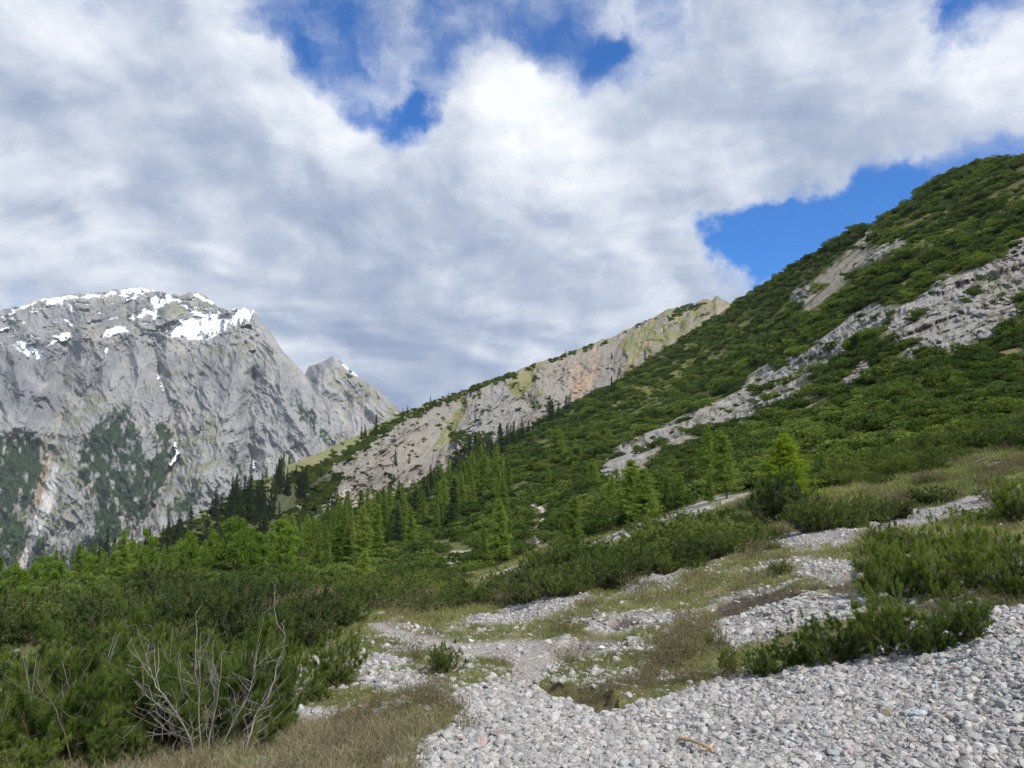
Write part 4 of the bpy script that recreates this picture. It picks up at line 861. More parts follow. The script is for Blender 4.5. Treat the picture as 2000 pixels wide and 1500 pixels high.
def tree(kind, S, bx, by, hpx, label, group=None, wide=1.0, loc=None, hm=None):
    lib, nm, cat = {'s': (SPR, 'spruce_tree', 'tree'), 'l': (LAR, 'larch_tree', 'tree'), 'L': (LARN, 'larch_tree', 'tree'), 'y': (LIME, 'larch_tree', 'tree'), 'b': (BRO, 'broadleaf_tree', 'tree')}[kind]
    p = S.at(bx, by) if loc is None else np.asarray(loc, float); h_ = hpx * p[1] / FPX * 1.02 if hm is None else hm
    w_ = h_ * wide * g.uniform(.75, 1.35); p = p - [0, 0, h_ * .02]
    t = thing(nm, label, cat, p, g.random() * 6.28, (w_, w_, h_), group, (g.normal() * .035, g.normal() * .035))
    tm, cm = lib[g.integers(0, len(lib))]; part('trunk', tm, t); part('crown', cm, t); return t

# the wooded spine of the left ridge: dark spruces
def zone(polys): return lambda px, py, Y: (anypoly(px, py, polys, 3) > .5) * 1.0
def pick(v, names, edges): return names[int(np.searchsorted(edges, v))]
ORD = ['first', 'second', 'third', 'fourth', 'fifth', 'sixth', 'seventh', 'eighth', 'ninth', 'tenth', 'eleventh', 'twelfth', 'thirteenth', 'fourteenth', 'fifteenth', 'sixteenth', 'seventeenth', 'eighteenth', 'nineteenth', 'twentieth'] + ['twenty-' + a for a in ('first', 'second', 'third', 'fourth', 'fifth', 'sixth', 'seventh', 'eighth', 'ninth')] + ['thirtieth', 'thirty-first', 'thirty-second', 'thirty-third', 'thirty-fourth', 'thirty-fifth']
P, N, ppx, ppy = ridge.scatter(lambda px, py, Y: zone([[(170, 1110), (300, 1060), (420, 1000), (500, 955), (570, 915), (600, 935), (590, 985), (540, 1040), (440, 1080), (420, 1130), (300, 1180), (180, 1160)]])(px, py, Y) * (fbm(px / 22, py / 22, 3, 501) > .36) * (1 - ridge.grass[:-1, :-1] * .9), 165, 31)
for i in range(len(P)):
    if ppx[i] < 330 and g.random() < .15: continue
    hm_ = g.uniform(9, 17.5); dpt = ppy[i] - float(interp(ppx[i], SKY_R))
    lb = '%s dark spruce %s, %s' % (pick(hm_, ('short', 'middling', 'tall'), (11.8, 14.8)), pick(dpt, ('on the skyline', 'just under the skyline', 'well down the flank'), (9, 45)),
        pick(ppx[i], ('at the low left tip of the ridge wood', 'in the lower ridge wood', 'beside the bright grass strips of the ridge wood', 'in the middle of the ridge wood', 'in the thick upper ridge wood', 'where the ridge wood meets the grassy crest'), (240, 310, 400, 460, 525)))
    tree('s', ridge, 0, 0, 0, lb, 'spruces on the left ridge spine', 1.0, P[i], hm_)
for bx, by, hh in ((553, 915, 34), (544, 922, 26), (565, 908, 20), (520, 935, 22)): tree('l', ridge, bx, by, hh, 'pale larch standing out among dark spruces at the upper end of the ridge wood', 'larches at the top of the ridge wood', .9)
for bx, by, hh, lb in ((706, 858, 26, 'lower of the dark spruces in the pair left of the grassy crest notch'), (713, 855, 24, 'small dark spruce touching its neighbour left of the grassy crest notch'), (734, 844, 36, 'tallest lone dark spruce on the grassy crest beside the small peak'), (787, 812, 18, 'first of two tiny spruces where the crest meets the small peak'),
        (796, 808, 17, 'second of two tiny spruces where the crest meets the small peak'), (841, 793, 20, 'small pale larch breaking the skyline above the scree face'), (876, 778, 12, 'tiny spruce tip on the skyline right of the small larch'), (773, 910, 34, 'thin spruce standing alone on the lower scree face'), (799, 905, 22, 'little spruce among bushes in the middle of the scree face'), (1105, 690, 9, 'tiny bush-like spruce on the skyline above the tan gully'),
        (1297, 650, 14, 'single spruce on the grassy shoulder under the highest rocks'), (1195, 700, 14, 'small spruce on the bright grass gully')):
    tree('l' if 'larch' in lb else 's', ridge, bx, by, hh, lb, None, .9)
BOR = [(884, 930, 46), (892, 922, 55), (905, 905, 40), (916, 905, 62), (928, 900, 66), (936, 898, 50), (974, 882, 64), (981, 890, 74), (988, 872, 54), (996, 865, 48), (1004, 862, 50), (1013, 855, 36), (1020, 850, 42), (1032, 842, 30), (1041, 838, 22), (1052, 832, 26), (1073, 820, 58), (1080, 822, 52), (1089, 815, 40),
       (1107, 803, 38), (1112, 800, 30), (1155, 778, 22), (1196, 766, 34), (1201, 762, 26), (1228, 745, 16), (842, 968, 60), (850, 950, 42), (828, 975, 50), (962, 895, 50), (950, 905, 44), (1140, 790, 16), (1062, 830, 24)]
BOR.sort()
for k, (bx, by, hh) in enumerate(BOR): tree('s', near_s, bx, by + 6, hh, 'dark spruce, ' + ORD[k] + ' from the left in the row along the scree foot', 'spruces where the scree meets the green slope', 1.05)

# larches of the valley floor
def larch_density(px, py, Y):
    z = anypoly(px, py, [[(590, 1045), (660, 1015), (760, 985), (850, 945), (930, 905), (985, 900), (1000, 960), (950, 1000), (860, 1040), (800, 1075), (740, 1105), (600, 1120), (300, 1150), (60, 1165), (-20, 1180), (-20, 1150), (300, 1122), (500, 1080)]], 4)
    z = z * (1 - soft(px, py, [(840, 1200), (850, 1070), (940, 1062), (930, 1200)], 2))
    return z * (fbm(px / 30, py / 16, 3, 511) > .36) * np.clip(200 / Y, .3, 2)
P, N, ppx, ppy = near_s.scatter(larch_density, 290, 33)
for i in range(len(P)):
    far_ = P[i][1] > 180; hm_ = g.uniform(6.5, 13) * (1 if far_ else .72) * (.82 if ppx[i] < 620 else 1); hb_ = g.uniform(5, 8)
    where = pick(ppx[i], ('at the left picture edge', 'left of the far scree channel foot', 'under the low end of the ridge wood', 'left of the bright broadleaf pair', 'around the bright broadleaf pair', 'right of the bright broadleaf pair', 'below the pale cliff foot', 'below the grey scree tongue', 'beside the dark border spruces', 'left of the footpath'), (90, 180, 280, 390, 510, 600, 690, 790, 880))
    rank = pick(P[i][1], ('in the front rank', 'in the second rank', 'in the third rank', 'in the rearmost rank'), (110, 170, 240))
    ll = '%s green larch %s, %s' % (pick(hm_, ('short', 'medium', 'tall'), (8.3, 10.6)), rank, where); lbb = '%s bright broadleaf tree %s, %s' % ('small' if hb_ < 6.5 else 'round', rank, where); isb = g.random() < (.26 if ppx[i] < 640 else .07)
    if not isb and g.random() < .14:
        tree('s', near_s, 0, 0, 0, '%s dark spruce %s, %s' % (pick(hm_, ('short', 'tall'), (9,)), rank, where), 'dark spruces in the valley wood', 1.0, P[i], hm_ * 1.05); continue
    tree('b' if isb else 'l', near_s, 0, 0, 0, (lbb if isb else ll), ('broadleaf trees of the valley wood' if isb else 'larches of the valley wood'), .55 if isb else 1.05, P[i], hb_ if isb else hm_)
P, N, ppx, ppy = near_s.scatter(lambda px, py, Y: anypoly(px, py, [[(1000, 880), (1180, 790), (1230, 800), (1200, 900), (1080, 960), (1010, 950)], [(1180, 940), (1330, 900), (1440, 900), (1440, 930), (1300, 990), (1190, 1010)]], 4), 34, 34)
od = np.argsort(ppx)
for k, i in enumerate(od): tree('l', near_s, 0, 0, 0, 'thin young larch, ' + ORD[k] + ' from the left of those on the dwarf pine slope', 'young larches on the pine slope', .9, P[i], g.uniform(3.5, 7))
for bx, by, hh, wd, lb in ((978, 1096, 122, .8, 'broad larch with a bare dark trunk beside the bright road bend'), (946, 1102, 70, .7, 'slim larch just right of the bright road bend'), (1116, 1094, 124, 1.0, 'broad round-topped larch below the small footpath'), (1275, 1085, 60, 1.0, 'small larch whose dark trunk crosses the pale gully'),
        (1240, 1018, 120, 1.0, 'larch in front of the lowest tip of the pale crag'), (1262, 1022, 108, 1.0, 'slender larch crowded beside the one at the lowest crag tip'), (1305, 1004, 74, .95, 'short larch between the crag larches and the wide pale larch'), (1420, 972, 130, 1.25, 'wide pale larch standing alone on the dark pine slope'),
        (1330, 990, 60, .9, 'small larch above the upper end of the pale gully'), (1385, 985, 58, .9, 'small fresh green larch beside the upper end of the pale gully'), (1192, 1010, 80, .9, 'thin larch right of the small footpath'), (1157, 960, 60, .9, 'thin larch above the round-topped larch'),
        (1610, 952, 70, .9, 'thin olive larch in the pines right of the bright yellow-green larch'), (1090, 900, 70, .9, 'thin larch high on the slope above the footpath'), (945, 965, 75, 1.0, 'larch at the top of the wood left of the footpath'), (985, 1010, 80, 1.0, 'larch just left of the footpath bend'), (705, 1150, 72, 1.1, 'bright larch at the near edge of the valley wood')):
    tree('L', near_s, bx, by, hh, lb, None, wd)
tree('y', near_s, 1537, 985, 136, 'bright yellow-green larch with a narrow pointed top behind the dwarf pines', None, 1.2)
for bx, by, hh, lb in ((452, 1130, 108, 'tallest bright green broadleaf tree below the ridge wood'), (492, 1128, 88, 'bright green broadleaf tree leaning on the tallest one below the ridge wood'), (395, 1138, 52, 'small broadleaf tree left of the bright tall pair'), (560, 1140, 66, 'bushy bright broadleaf tree right of the tall pair'), (20, 1195, 80, 'light green broadleaf tree at the left picture edge'), (830, 1130, 46, 'low bright broadleaf tree left of the bright road bend')):
    tree('b', near_s, bx, by, hh, lb, None, .75)

# ------------------------------------------------------------------ near dwarf pines
def shrub_set(seed, mt=None, **kw):
    a, b, c_ = shrub(seed, **kw); return a.mesh('pine_stems', M_BARK), b.mesh('pine_foliage', mt or M_PINE), (c_.mesh('bare_twigs', M_DEAD) if c_.V else None)
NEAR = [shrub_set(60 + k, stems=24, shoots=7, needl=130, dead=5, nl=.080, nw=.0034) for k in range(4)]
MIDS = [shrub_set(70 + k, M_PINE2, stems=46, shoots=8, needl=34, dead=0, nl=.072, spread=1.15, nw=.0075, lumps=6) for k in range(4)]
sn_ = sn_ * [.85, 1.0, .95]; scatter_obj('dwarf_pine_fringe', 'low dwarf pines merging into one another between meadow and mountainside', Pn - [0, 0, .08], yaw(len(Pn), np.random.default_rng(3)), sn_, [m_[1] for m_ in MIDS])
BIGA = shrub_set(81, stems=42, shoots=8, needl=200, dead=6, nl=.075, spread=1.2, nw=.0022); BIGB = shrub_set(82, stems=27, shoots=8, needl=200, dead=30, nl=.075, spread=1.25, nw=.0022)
def pine(bx, by, wpx, hpx, label, group=None, lib=None, S=near_s, rz=None, k=None):
    p = S.at(bx, by); lib = lib or (NEAR if p[1] < 16 else MIDS); m = lib[g.integers(0, len(lib)) if k is None else k]
    h_ = hpx * p[1] / FPX / 1.22; w_ = wpx * p[1] / FPX / 1.9
    t = thing('dwarf_pine', label, 'dwarf pine', p - [0, 0, .03 * h_], g.random() * 6.28 if rz is None else rz, (w_, w_ * g.uniform(.9, 1.1), h_), group)
    part('stems', m[0], t); part('foliage', m[1], t)
    if m[2]: part('bare_twigs', m[2], t)
    return t
pine(110, 1500, 360, 360, 'large dark dwarf pine filling the lower left corner', None, [BIGA], rz=1.0)
pine(420, 1470, 340, 300, 'large dwarf pine with many bleached bare twigs in its open middle', None, [BIGB], rz=.4)
pine(-40, 1500, 260, 260, 'dark dwarf pine cut by the left picture edge', None, [BIGA], rz=4.0)
pine(530, 1440, 120, 250, 'tall slim dwarf pine shoot at the right of the bleached twigs', None, NEAR, k=1)
for bx, by, w_, h_, lb in ((365, 1405, 200, 200, 'full green dwarf pine just behind the bleached twigs'), (235, 1395, 200, 205, 'tall bushy dwarf pine behind the left corner pine'), (515, 1400, 150, 215, 'tall pointed dwarf pine right behind the bleached whip'), (75, 1405, 230, 190, 'dwarf pine behind the corner pine at the left edge'), (445, 1360, 190, 170, 'middle dwarf pine of the second line behind the bleached twigs')):
    pine(bx, by, w_, h_, lb, None, NEAR)
pine(20, 1545, 200, 130, 'low dwarf pine sprawling into the bottom left corner', None, NEAR)
pine(215, 1520, 170, 120, 'low dwarf pine under the left corner pine at the bottom edge', None, NEAR)
pine(280, 1440, 150, 220, 'dwarf pine wedged between the two large ones at lower left', None, NEAR, k=2)
pine(650, 1345, 130, 130, 'medium dwarf pine right of the large ones beside the stony patch', None, NEAR, k=0)
pine(868, 1322, 90, 78, 'small round dwarf pine alone beside the path', None, NEAR, k=3)
pine(612, 1375, 80, 50, 'low dwarf pine tuft under the medium one by the stony patch', None, NEAR)
pine(813, 1290, 26, 22, 'tiny round pine tuft left of the small pine beside the path')
THK = ((60, 1345, 240, 150), (190, 1310, 230, 160), (330, 1300, 240, 150), (470, 1290, 220, 150), (590, 1270, 170, 130), (20, 1270, 200, 130), (130, 1255, 220, 120), (260, 1245, 220, 130), (390, 1240, 220, 130), (510, 1235, 200, 120), (610, 1240, 170, 100), (680, 1228, 110, 72),
        (90, 1215, 200, 90), (230, 1208, 220, 110), (370, 1202, 200, 100), (500, 1200, 200, 95), (620, 1198, 180, 80), (310, 1180, 180, 80), (430, 1185, 180, 80), (560, 1178, 150, 60), (670, 1180, 140, 50), (180, 1188, 180, 70))
for k, (bx, by, w_, h_) in enumerate(THK):
    rk_, j0, nn = ((('front', 0, 5), ('second', 5, 12), ('rear', 12, 22))[0 if k < 5 else 1 if k < 12 else 2]); oo = sorted(range(j0, nn), key=lambda q: THK[q][0]).index(k)
    pine(bx, by, w_ * .85, h_ * (.72, 1.05, .85, 1.15, .78, .98, .68)[k % 7], ORD[oo] + ' dwarf pine from the left, ' + rk_ + ' rank, thicket left of the path', 'dwarf pines of the left thicket', MIDS)
ROW = ((790, 1200, 120, 42), (850, 1192, 130, 54), (910, 1188, 130, 68), (975, 1184, 130, 76), (1040, 1176, 140, 86), (1100, 1168, 140, 96), (1170, 1154, 150, 106), (1235, 1142, 140, 106), (1300, 1124, 140, 104), (1360, 1106, 130, 88), (1420, 1092, 120, 76), (1470, 1078, 100, 62), (1340, 1075, 130, 70), (1250, 1095, 130, 70), (1150, 1120, 130, 70), (1050, 1140, 130, 60), (1430, 1060, 120, 60))
for k, (bx, by, w_, h_) in enumerate(ROW):
    rk_, j0, nn = ('front', 0, 12) if k < 12 else ('back', 12, 17); oo = sorted(range(j0, nn), key=lambda q: ROW[q][0]).index(k)
    pine(bx, by, w_, h_ * (.85 if k < 12 else .6), 'dark dwarf pine, ' + ORD[oo] + ' from the left in the ' + rk_ + ' line of the hedge-like row', 'dwarf pines of the row beyond the meadow', MIDS)
for bx, by, w_, h_, lb in ((1535, 1025, 140, 130, 'tall dark dwarf pine in front of the bright yellow-green larch'), (1590, 1045, 130, 104, 'dwarf pine reaching lowest at the left of the mid-meadow clump'), (1650, 1030, 130, 84, 'middle dwarf pine of the mid-meadow clump'), (1705, 1015, 120, 72, 'dwarf pine right of centre in the mid-meadow clump'), (1755, 1005, 70, 58, 'last and smallest dwarf pine at the right of the mid-meadow clump'),
        (1500, 1000, 70, 60, 'small dwarf pine at the left foot of the tall dark one'), (1495, 1080, 60, 26, 'low tuft of dwarf pine at the end of the long row'), (1525, 1128, 50, 36, 'small lone dwarf pine on the open meadow'), (1508, 1082, 34, 20, 'tiny dwarf pine on the meadow above the lone one')):
    pine(bx, by, w_, h_, lb, None, MIDS)
for bx, by, w_, h_, lb in ((1715, 1165, 130, 140, 'leftmost upright dwarf pine of the tall group at the right'), (1780, 1172, 140, 130, 'second upright dwarf pine of the tall group at the right'), (1850, 1170, 150, 165, 'tall dense dwarf pine in the middle of the right group'), (1925, 1172, 150, 160, 'dense dwarf pine behind the reddish turf at the right'), (2000, 1178, 150, 170, 'dwarf pine cut by the right picture edge above the gravel'),
        (1885, 1110, 120, 130, 'dwarf pine standing highest behind the tall right group'), (1985, 1020, 110, 120, 'grey twiggy dwarf pine at the right edge above the meadow'), (1745, 1110, 60, 80, 'slim dwarf pine peak behind the left end of the right group'),
        (1735, 1290, 140, 175, 'bright dwarf pine with the tallest shoot at the edge of the gravel'), (1800, 1285, 170, 120, 'spreading bright dwarf pine at the edge of the gravel'), (1895, 1262, 120, 125, 'rounded bright dwarf pine at the right end of the gravel edge'), (1640, 1305, 160, 120, 'sprawling dwarf pine leaning left over the gravel edge'), (1560, 1312, 130, 90, 'low twiggy dwarf pine at the gravel edge'),
        (1500, 1322, 110, 78, 'feathery low dwarf pine at the left end of the gravel edge group'), (1425, 1330, 50, 62, 'dark small dwarf pine just before the gravel crest'), (1395, 1270, 50, 46, 'small dwarf pine in the brown heath above the turf island'), (1222, 1275, 24, 22, 'tiny pine sprig beside the small pile of stones'), (1690, 1262, 100, 70, 'dwarf pine filling the gap behind the sprawling one'), (1850, 1246, 80, 60, 'dwarf pine between the spreading and the rounded one')):
    pine(bx, by, w_, h_, lb, None, NEAR)
# long bare whip and other bleached branches by the large left pine
def branch(name, pts, rad, label, S=near_s, mat=M_DEAD, depth=None, twigs=0, seed=1):
    gg = np.random.default_rng(seed); base = S.at(min(pts[0][0], 1999), min(pts[0][1], 1500)); Y0 = base[1] if depth is None else depth; W_ = []
    for k, (x, y) in enumerate(pts):
        a, e = ray(x, y); Yk = Y0 + .03 * k; W_.append([a * Yk, Yk, e * Yk])
    W_ = np.array(W_); o0 = W_[0].copy(); W_ -= o0; q = np.linspace(0, 1, len(pts)); Q = np.linspace(0, 1, len(pts) * 3); Wf = np.stack([np.interp(Q, q, W_[:, i]) for i in range(3)], 1)
    Wf = Wf + np.cumsum(gg.normal(size=Wf.shape) * .006, 0) * np.minimum(Q * 4, 1)[:, None]; rad = rad * .62
    m = MB(); m.add(tube(Wf, rad * (1 - .75 * Q), 6))
    for k in range(twigs):
        i = gg.integers(3, len(Q) - 2); t2 = np.linspace(0, 1, 4)[:, None]; d = unit(unit(Wf[i + 1] - Wf[i]) + gg.normal(size=3) * .8); L_ = gg.uniform(.08, .26); tw = Wf[i] + d * L_ * t2 + (gg.normal(size=3) * .35 + [0, 0, .35]) * L_ * t2 ** 2; m.add(tube(tw, rad * .42 * (1 - .5 * t2[:, 0]), 4))
        for z_ in range(3): d3 = unit(d + gg.normal(size=3) * .8); m.add(tube(tw[1 + z_ % 3] + d3 * gg.uniform(.03, .10) * t2, rad * .25, 3))
    o = link(bpy.data.objects.new(name, m.mesh(name, mat))); o.location = o0; tag(o, label, 'branch'); return o
branch('bare_branch', [(462, 1540), (474, 1490), (492, 1440), (510, 1400), (535, 1360), (548, 1330), (560, 1300), (570, 1270), (571, 1245), (566, 1236), (575, 1228)], .0095, 'long bleached whip of dead wood arching up right of the large left pine', twigs=5, seed=2, depth=4.72)
branch('bare_branch', [(398, 1530), (390, 1440), (384, 1350), (376, 1310), (386, 1260), (388, 1232)], .007, 'upright bleached branch in the middle of the large left pine', twigs=10, seed=3, depth=4.75)
branch('bare_branch', [(392, 1530), (372, 1440), (330, 1370), (304, 1330), (290, 1300), (284, 1280)], .009, 'bleached branch leaning left out of the large left pine', twigs=11, seed=4, depth=4.75)
branch('bare_branch', [(400, 1530), (440, 1440), (476, 1380), (500, 1320), (515, 1270), (525, 1240)], .008, 'grey stem leaning right through the large left pine', twigs=11, seed=5, depth=4.8)
branch('bare_branch', [(396, 1530), (380, 1450), (350, 1400), (318, 1378), (290, 1370)], .006, 'low bleached branch sweeping left at the foot of the large left pine', twigs=12, seed=8, depth=4.68)
branch('bare_branch', [(405, 1530), (410, 1430), (425, 1370), (432, 1330), (420, 1300)], .006, 'crooked bleached branch right of the upright one in the large left pine', twigs=9, seed=9, depth=4.68)
branch('bare_branch', [(150, 1530), (110, 1410), (80, 1360), (58, 1325)], .008, 'dark bare stem in the lower left pine', mat=M_BARK, twigs=7, seed=6, depth=4.7)
branch('bare_branch', [(700, 1480), (698, 1450), (712, 1412), (716, 1395)], .0025, 'thin pale stalk rising from the dry grass', seed=7)

# ------------------------------------------------------------------ stones
STN = []
for k in range(7):
    V_, F_ = rock_mesh(100 + k, .5 + .08 * (k % 3), 2 if k < 5 else 2, 12); STN.append(mesh_np('pebble', V_, F_, [M_STONE], False))
def gravel_density(px, py, Y):
    sh = near_s.PX.shape; G = gmask
    return G * np.clip(5.0 / Y, .02, 1.6) ** 1.5
gmask = np.clip(np.maximum(gravel, stripm * .6) + path * .12 + (.05 + .22 * sstep(fbm(X0 * .9, Y * 1.1, 4, 630), .48, .6)) * near * sstep(Y, 34, 20) + (.08 + .35 * sstep(fbm(X0 / .35, Y / .35, 3, 631), .58, .66)) * sstep(PY, 1385, 1440), 0, 1)[:-1, :-1] * ((1 - dirt * .93) * (1 - bank) * (1 - hollow * .7) * (1 - path * .85))[:-1, :-1] * (Y[:-1, :-1] < 30) * (Y[:-1, :-1] > 2.6) * (np.abs(PX[:-1, :-1] - 1000) < 1250)
P, N, ppx, ppy = near_s.scatter(gravel_density, 190000, 41)
u_ = g.random(len(P)); sz = .0048 + .0072 * u_ ** 1.5 + .046 * g.random(len(P)) ** 11; sz *= np.clip(P[:, 1] / 5.5, .85, 1.7)
scatter_obj('gravel', 'pale grey limestone gravel sweeping across the foreground', P + [0, 0, .002], np.stack([g.normal(size=len(P)) * .35, g.normal(size=len(P)) * .35, g.random(len(P)) * 6.28], 1), iso(sz * 1.08), STN)
M_PINK = mat_stone('reddish_stone', (0.30, 0.23, 0.21), (0.45, 0.36, 0.33)); M_TAN = mat_stone('tan_stone', (0.36, 0.28, 0.20), (0.50, 0.40, 0.30)); M_BLUE = mat_stone('bluish_stone', (0.28, 0.32, 0.36), (0.42, 0.47, 0.52)); M_WHITE = mat_stone('white_stone', (0.48, 0.48, 0.47), (0.64, 0.64, 0.62)); M_GREY = mat_stone('grey_stone', (0.24, 0.235, 0.23), (0.38, 0.37, 0.36))
MM = {'p': M_PINK, 't': M_TAN, 'b': M_BLUE, 'w': M_WHITE, 'g': M_GREY}
for k, (bx, by, w_, m_, lb) in enumerate([(974, 1450, 44, 'p', 'large reddish boulder at the left edge of the gravel'), (992, 1424, 36, 'g', 'grey boulder behind the large reddish one'), (872, 1452, 38, 'g', 'flat grey stone at the corner of the dry grass'), (903, 1456, 36, 'p', 'pale rounded stone right of the flat grey one'), (940, 1462, 40, 'p', 'dull reddish stone left of the large reddish boulder'),
        (880, 1488, 40, 'g', 'light stone at the bottom picture edge beside the dry grass'), (820, 1412, 22, 'w', 'white stone in the turf left of the gravel'), (842, 1396, 22, 'w', 'small white block in the turf left of the gravel'), (832, 1420, 24, 'w', 'pale stone below the small white block'), (1084, 1410, 34, 'g', 'dark grey half-sunk stone in the middle of the gravel'), (1052, 1448, 26, 'g', 'grey cobble right of the reddish boulders'),
        (1145, 1394, 18, 'g', 'bluish grey stone under the turf bank'), (1722, 1278, 22, 'w', 'white stone on the gravel crest below the bright pines'), (1768, 1364, 26, 'g', 'pointed grey stone in the right gravel'), (1956, 1384, 38, 'g', 'big grey slab near the right picture edge'), (1900, 1420, 40, 'g', 'dark tilted slab in the right gravel'), (1792, 1402, 34, 'b', 'bluish stone in the right gravel'), (1728, 1404, 32, 't', 'tan flat stone left of the bluish one'),
        (1594, 1482, 34, 'w', 'large pale stone at the bottom of the gravel'), (1888, 1494, 40, 'w', 'white cobble at the bottom picture edge near the right corner'), (1660, 1392, 15, 't', 'small yellowish stone in the gravel'), (1848, 1450, 24, 't', 'tan stone below the dark tilted slab'), (1444, 1468, 24, 'w', 'white oval stone right of the driftwood'), (1868, 1308, 26, 't', 'orange-brown flat stone high on the right gravel'),
        (1768, 1305, 20, 'b', 'blue-white stone on the upper gravel'), (1175, 1270, 20, 'w', 'white stone at the left of the small stone pile'), (1190, 1262, 20, 'g', 'top stone of the small stone pile'), (1200, 1275, 22, 'w', 'front stone of the small stone pile'), (1216, 1282, 18, 'w', 'low right stone of the small stone pile'), (1180, 1285, 20, 'g', 'lower left stone of the small stone pile'), (920, 1252, 18, 'w', 'pale stone on the bank above the path'), (745, 1208, 22, 'g', 'grey rock where the path disappears'), (775, 1338, 20, 'p', 'reddish grey stone left of the gravel tongue'), (712, 1380, 22, 'p', 'reddish stone in the dry grass'), (790, 1440, 12, 'w', 'single small white stone in the dry grass'), (1830, 1340, 26, 'b', 'pale blue-grey stone mid right'), (1985, 1460, 30, 'g', 'grey block by the right picture edge'), (1240, 1480, 28, 'g', 'grey rounded cobble at the bottom centre of the gravel')]):
    p = near_s.at(bx, by); V_, F_ = rock_mesh(200 + k, .62, 3, 12); r_ = w_ * p[1] / FPX / 2
    o = link(bpy.data.objects.new('stone', mesh_np('stone', V_, F_, [MM[m_]], False))); o.location = p + [0, 0, r_ * .18]; o.rotation_euler = (g.normal() * .2, g.normal() * .2, g.random() * 6.28); o.scale = (r_, r_, r_)
    tag(o, lb, 'stone')
def stick(name, a, b, rad, label, mat, bend=.02, lift=.03, seed=0):
    gg = np.random.default_rng(seed); A, B = near_s.at(*a), near_s.at(*b); Q = np.linspace(0, 1, 9)[:, None]; p = (B - A) * Q + gg.normal(size=3) * bend * np.sin(Q * 3.1); p[:, 2] += lift
    m = MB(); m.add(tube(p, rad * (1 - .35 * Q[:, 0]), 7)); V_ = m.V[0]
    o = link(bpy.data.objects.new(name, mesh_np(name, np.concatenate([V_, p[:1], p[-1:]]), [m.F[4][0], np.array([[len(V_), (i + 1) % 7, i] for i in range(7)] + [[len(V_) + 1, len(V_) - 7 + i, len(V_) - 7 + (i + 1) % 7] for i in range(7)])], [mat]))); o.location = A; tag(o, label, 'stick'); return o
M_DRIFT = mat_bark('driftwood', (0.34, 0.24, 0.15), (0.52, 0.40, 0.28), 20)
stick('driftwood', (1328, 1452), (1392, 1476), .013, 'tan stick of driftwood lying on the gravel', M_DRIFT, seed=1)
stick('driftwood', (1392, 1458), (1368, 1466), .008, 'short reddish stub lying against the tan driftwood', M_DRIFT, seed=2)
for k, (a, b, lb) in enumerate([((1452, 1340), (1560, 1330), 'thin bleached twig along the gravel crest'), ((1500, 1345), (1560, 1338), 'second bleached twig under the pines on the gravel'), ((1520, 1320), (1540, 1345), 'short bleached twig crossing the others on the gravel'), ((1690, 1465), (1696, 1484), 'short pale twig near the bottom of the gravel'), ((1950, 1290), (2000, 1286), 'dark twig on the upper right gravel'), ((1395, 1380), (1430, 1400), 'pale twig in the middle gravel'), ((738, 1336), (739, 1322), 'dark little stake at the stony patch')]):
    stick('twig', a, b, .004, lb, M_DEAD if 'dark' not in lb else M_BARK, .01, .025, seed=10 + k)
for k, (a, b, lb) in enumerate([((1895, 908), (1945, 918), 'bleached log lying across the brown turf at the right'), ((1905, 914), (1948, 906), 'bleached limb crossing the log on the brown turf'), ((1900, 922), (1935, 910), 'lower bleached limb of the dead wood heap'), ((1930, 922), (1955, 914), 'short end of the dead wood heap')]): stick('dead_wood', a, b, .06, lb, M_DEAD, .15, .12, seed=30 + k)

# ------------------------------------------------------------------ grass, heath
TUF = [tuft(k, 24, .075, .05, .0024, .55).mesh('grass_tuft', M_GRASS) for k in range(4)]; STR = [tuft(k + 10, 22, .15, .06, .0022, .45).mesh('straw_tuft', M_STRAW) for k in range(3)]
HEA = [twiggy(k, 80, .30, .24).mesh('heather_tuft', M_HEATH) for k in range(3)]
turfz = (near * (1 - gm) * (1 - path) * (1 - dirt * .8) * (1 - hollow))[:-1, :-1]
turfz2 = ((1 - gm) * (1 - path) * (1 - dirt * .8) * (1 - hollow) * (1 - road) * (1 - slope * (PX > 1480)))[:-1, :-1]
def grass_density(px, py, Y): return turfz2 * (Y < 75) * (Y > 3) * (np.abs(px - 1000) < 1300) * np.clip(7 / Y, .1, 1.3) ** 1.2 * (.25 + sstep(fbm(near_s.X[:-1, :-1] / .8, Y / .8, 3, 601), .35, .6))
P, N, ppx, ppy = near_s.scatter(grass_density, 60000, 51)
scatter_obj('grass', 'short olive alpine grass between the stones', P, yaw(len(P), g, .2), iso(g.uniform(.5, 1.1, len(P)) * np.clip(P[:, 1] / 9, .8, 4.5)), TUF)
P, N, ppx, ppy = near_s.scatter(lambda px, py, Y: turfz * (Y < 20) * (Y > 3.2) * (np.abs(px - 900) < 1000) * (sstep(py, 1385, 1440) * sstep(px, 930, 860) * 1.0 * (.3 + .7 * sstep(fbm(px / 26, py / 14, 4, 602), .42, .55)) + .02 * sstep(fbm(px / 30, py / 16, 4, 602), .5, .62)), 3400, 52)
scatter_obj('dry_grass', 'straw-coloured dry grass along the bottom left', P, yaw(len(P), g, .25), iso(g.uniform(.5, 1.05, len(P))), STR)
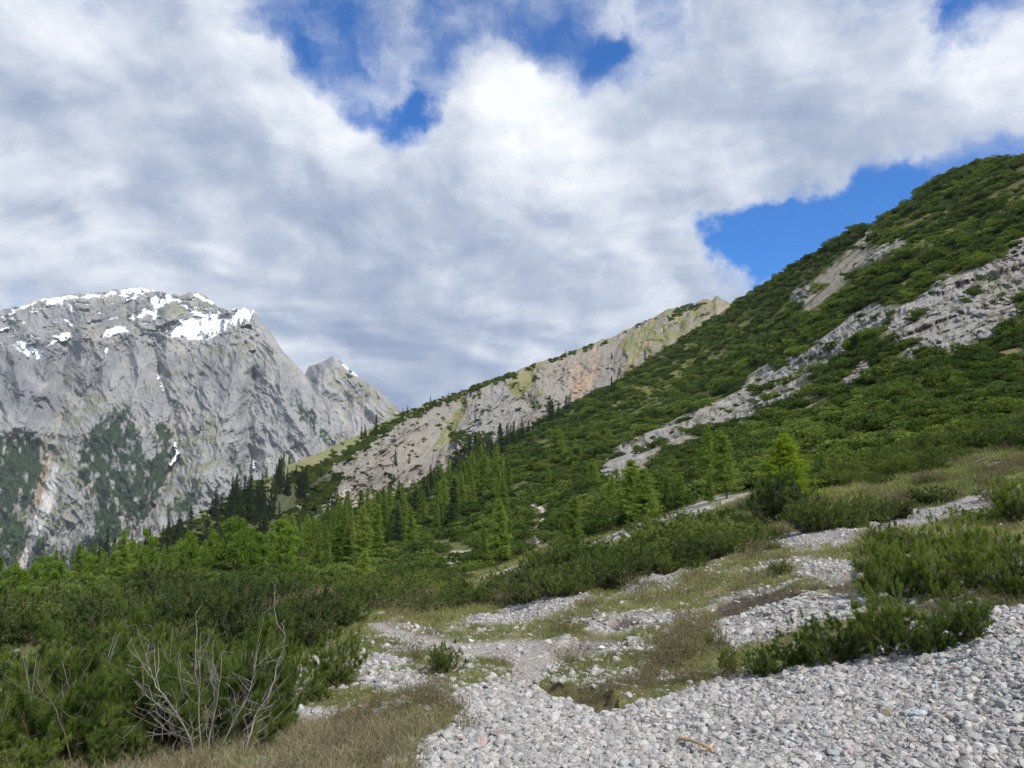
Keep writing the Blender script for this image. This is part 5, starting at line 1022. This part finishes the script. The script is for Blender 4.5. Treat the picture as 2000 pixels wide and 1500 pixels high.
P, N, ppx, ppy = near_s.scatter(lambda px, py, Y: turfz2 * (Y < 62) * (Y > 3.4) * (np.abs(px - 1000) < 1150) * (sstep(fbm(px / 34, py / 15, 4, 603), .58, .68) * .22 + .9 * sstep(py, 1385, 1440) * sstep(px, 900, 830) * sstep(fbm(px / 30, py / 18, 3, 605), .42, .58) + anypoly(px, py, [[(1330, 1240), (1400, 1210), (1440, 1200), (1400, 1290), (1290, 1320), (1300, 1270)], [(1000, 1165), (1060, 1160), (1040, 1185), (990, 1190)], [(1130, 1370), (1220, 1380), (1400, 1330), (1300, 1320)], [(700, 1380), (860, 1350), (940, 1420), (840, 1450), (620, 1440)], [(1900, 1180), (2000, 1160), (2000, 1190), (1940, 1200)]], 10)), 1300, 53)
scatter_obj('undergrowth', 'brown heather and twiggy undergrowth in the turf', P, yaw(len(P), g, .15), iso(g.uniform(.35, 1.0, len(P)) * np.clip(P[:, 1] / 9, .7, 3.0) * .8), HEA)
for bx, by, w_, lb in ((1292, 1318, 90, 'brown heath bush at the left of the turf island'), (1268, 1340, 70, 'low olive heath bush on the turf island'), (1352, 1140, 60, 'grey leafless shrub on the scree tongue in the meadow'), (1014, 1182, 80, 'reddish brown heath mound under the long pine row'), (905, 1428, 90, 'rusty heath clump at the corner of the gravel tongue'), (1345, 1215, 90, 'brown heath bush above the gravel hollow'), (1272, 1150, 34, 'small dark shrub on the pale scree strip'), (1150, 1210, 60, 'twiggy grey shrub in the middle of the meadow'), (820, 1310, 50, 'dark heath clump left of the small round pine')):
    p = near_s.at(bx, by); s_ = w_ * p[1] / FPX / .62; t = link(bpy.data.objects.new('heath_bush', HEA[g.integers(0, 3)])); t.location = p; t.scale = (s_, s_, s_ * .8); t.rotation_euler = (0, 0, g.random() * 6); tag(t, lb, 'heath bush')

# ------------------------------------------------------------------ air
hz = newmat('mountain_air'); pv = hz[1].new('ShaderNodeVolumePrincipled'); pv.inputs['Color'].default_value = (0.80, 0.88, 1.0, 1); pv.inputs['Density'].default_value = 3.2e-5; pv.inputs['Anisotropy'].default_value = 0.2
hz[1].l.new(pv.outputs[0], hz[2].inputs['Volume'])
hx, hy0, hy1, hb, ht = 10000, -10000, 10000, -600, 1700
HV = [(x, y, z) for z in (hb, ht) for x, y in ((-hx, hy0), (hx, hy0), (hx, hy1), (-hx, hy1))]
tag(link(bpy.data.objects.new('haze', mesh_np('haze', np.array(HV), np.array([[0, 3, 2, 1], [4, 5, 6, 7], [0, 1, 5, 4], [1, 2, 6, 5], [2, 3, 7, 6], [3, 0, 4, 7]]), [hz[0]]))), 'thin bluish mountain air', kind='stuff')
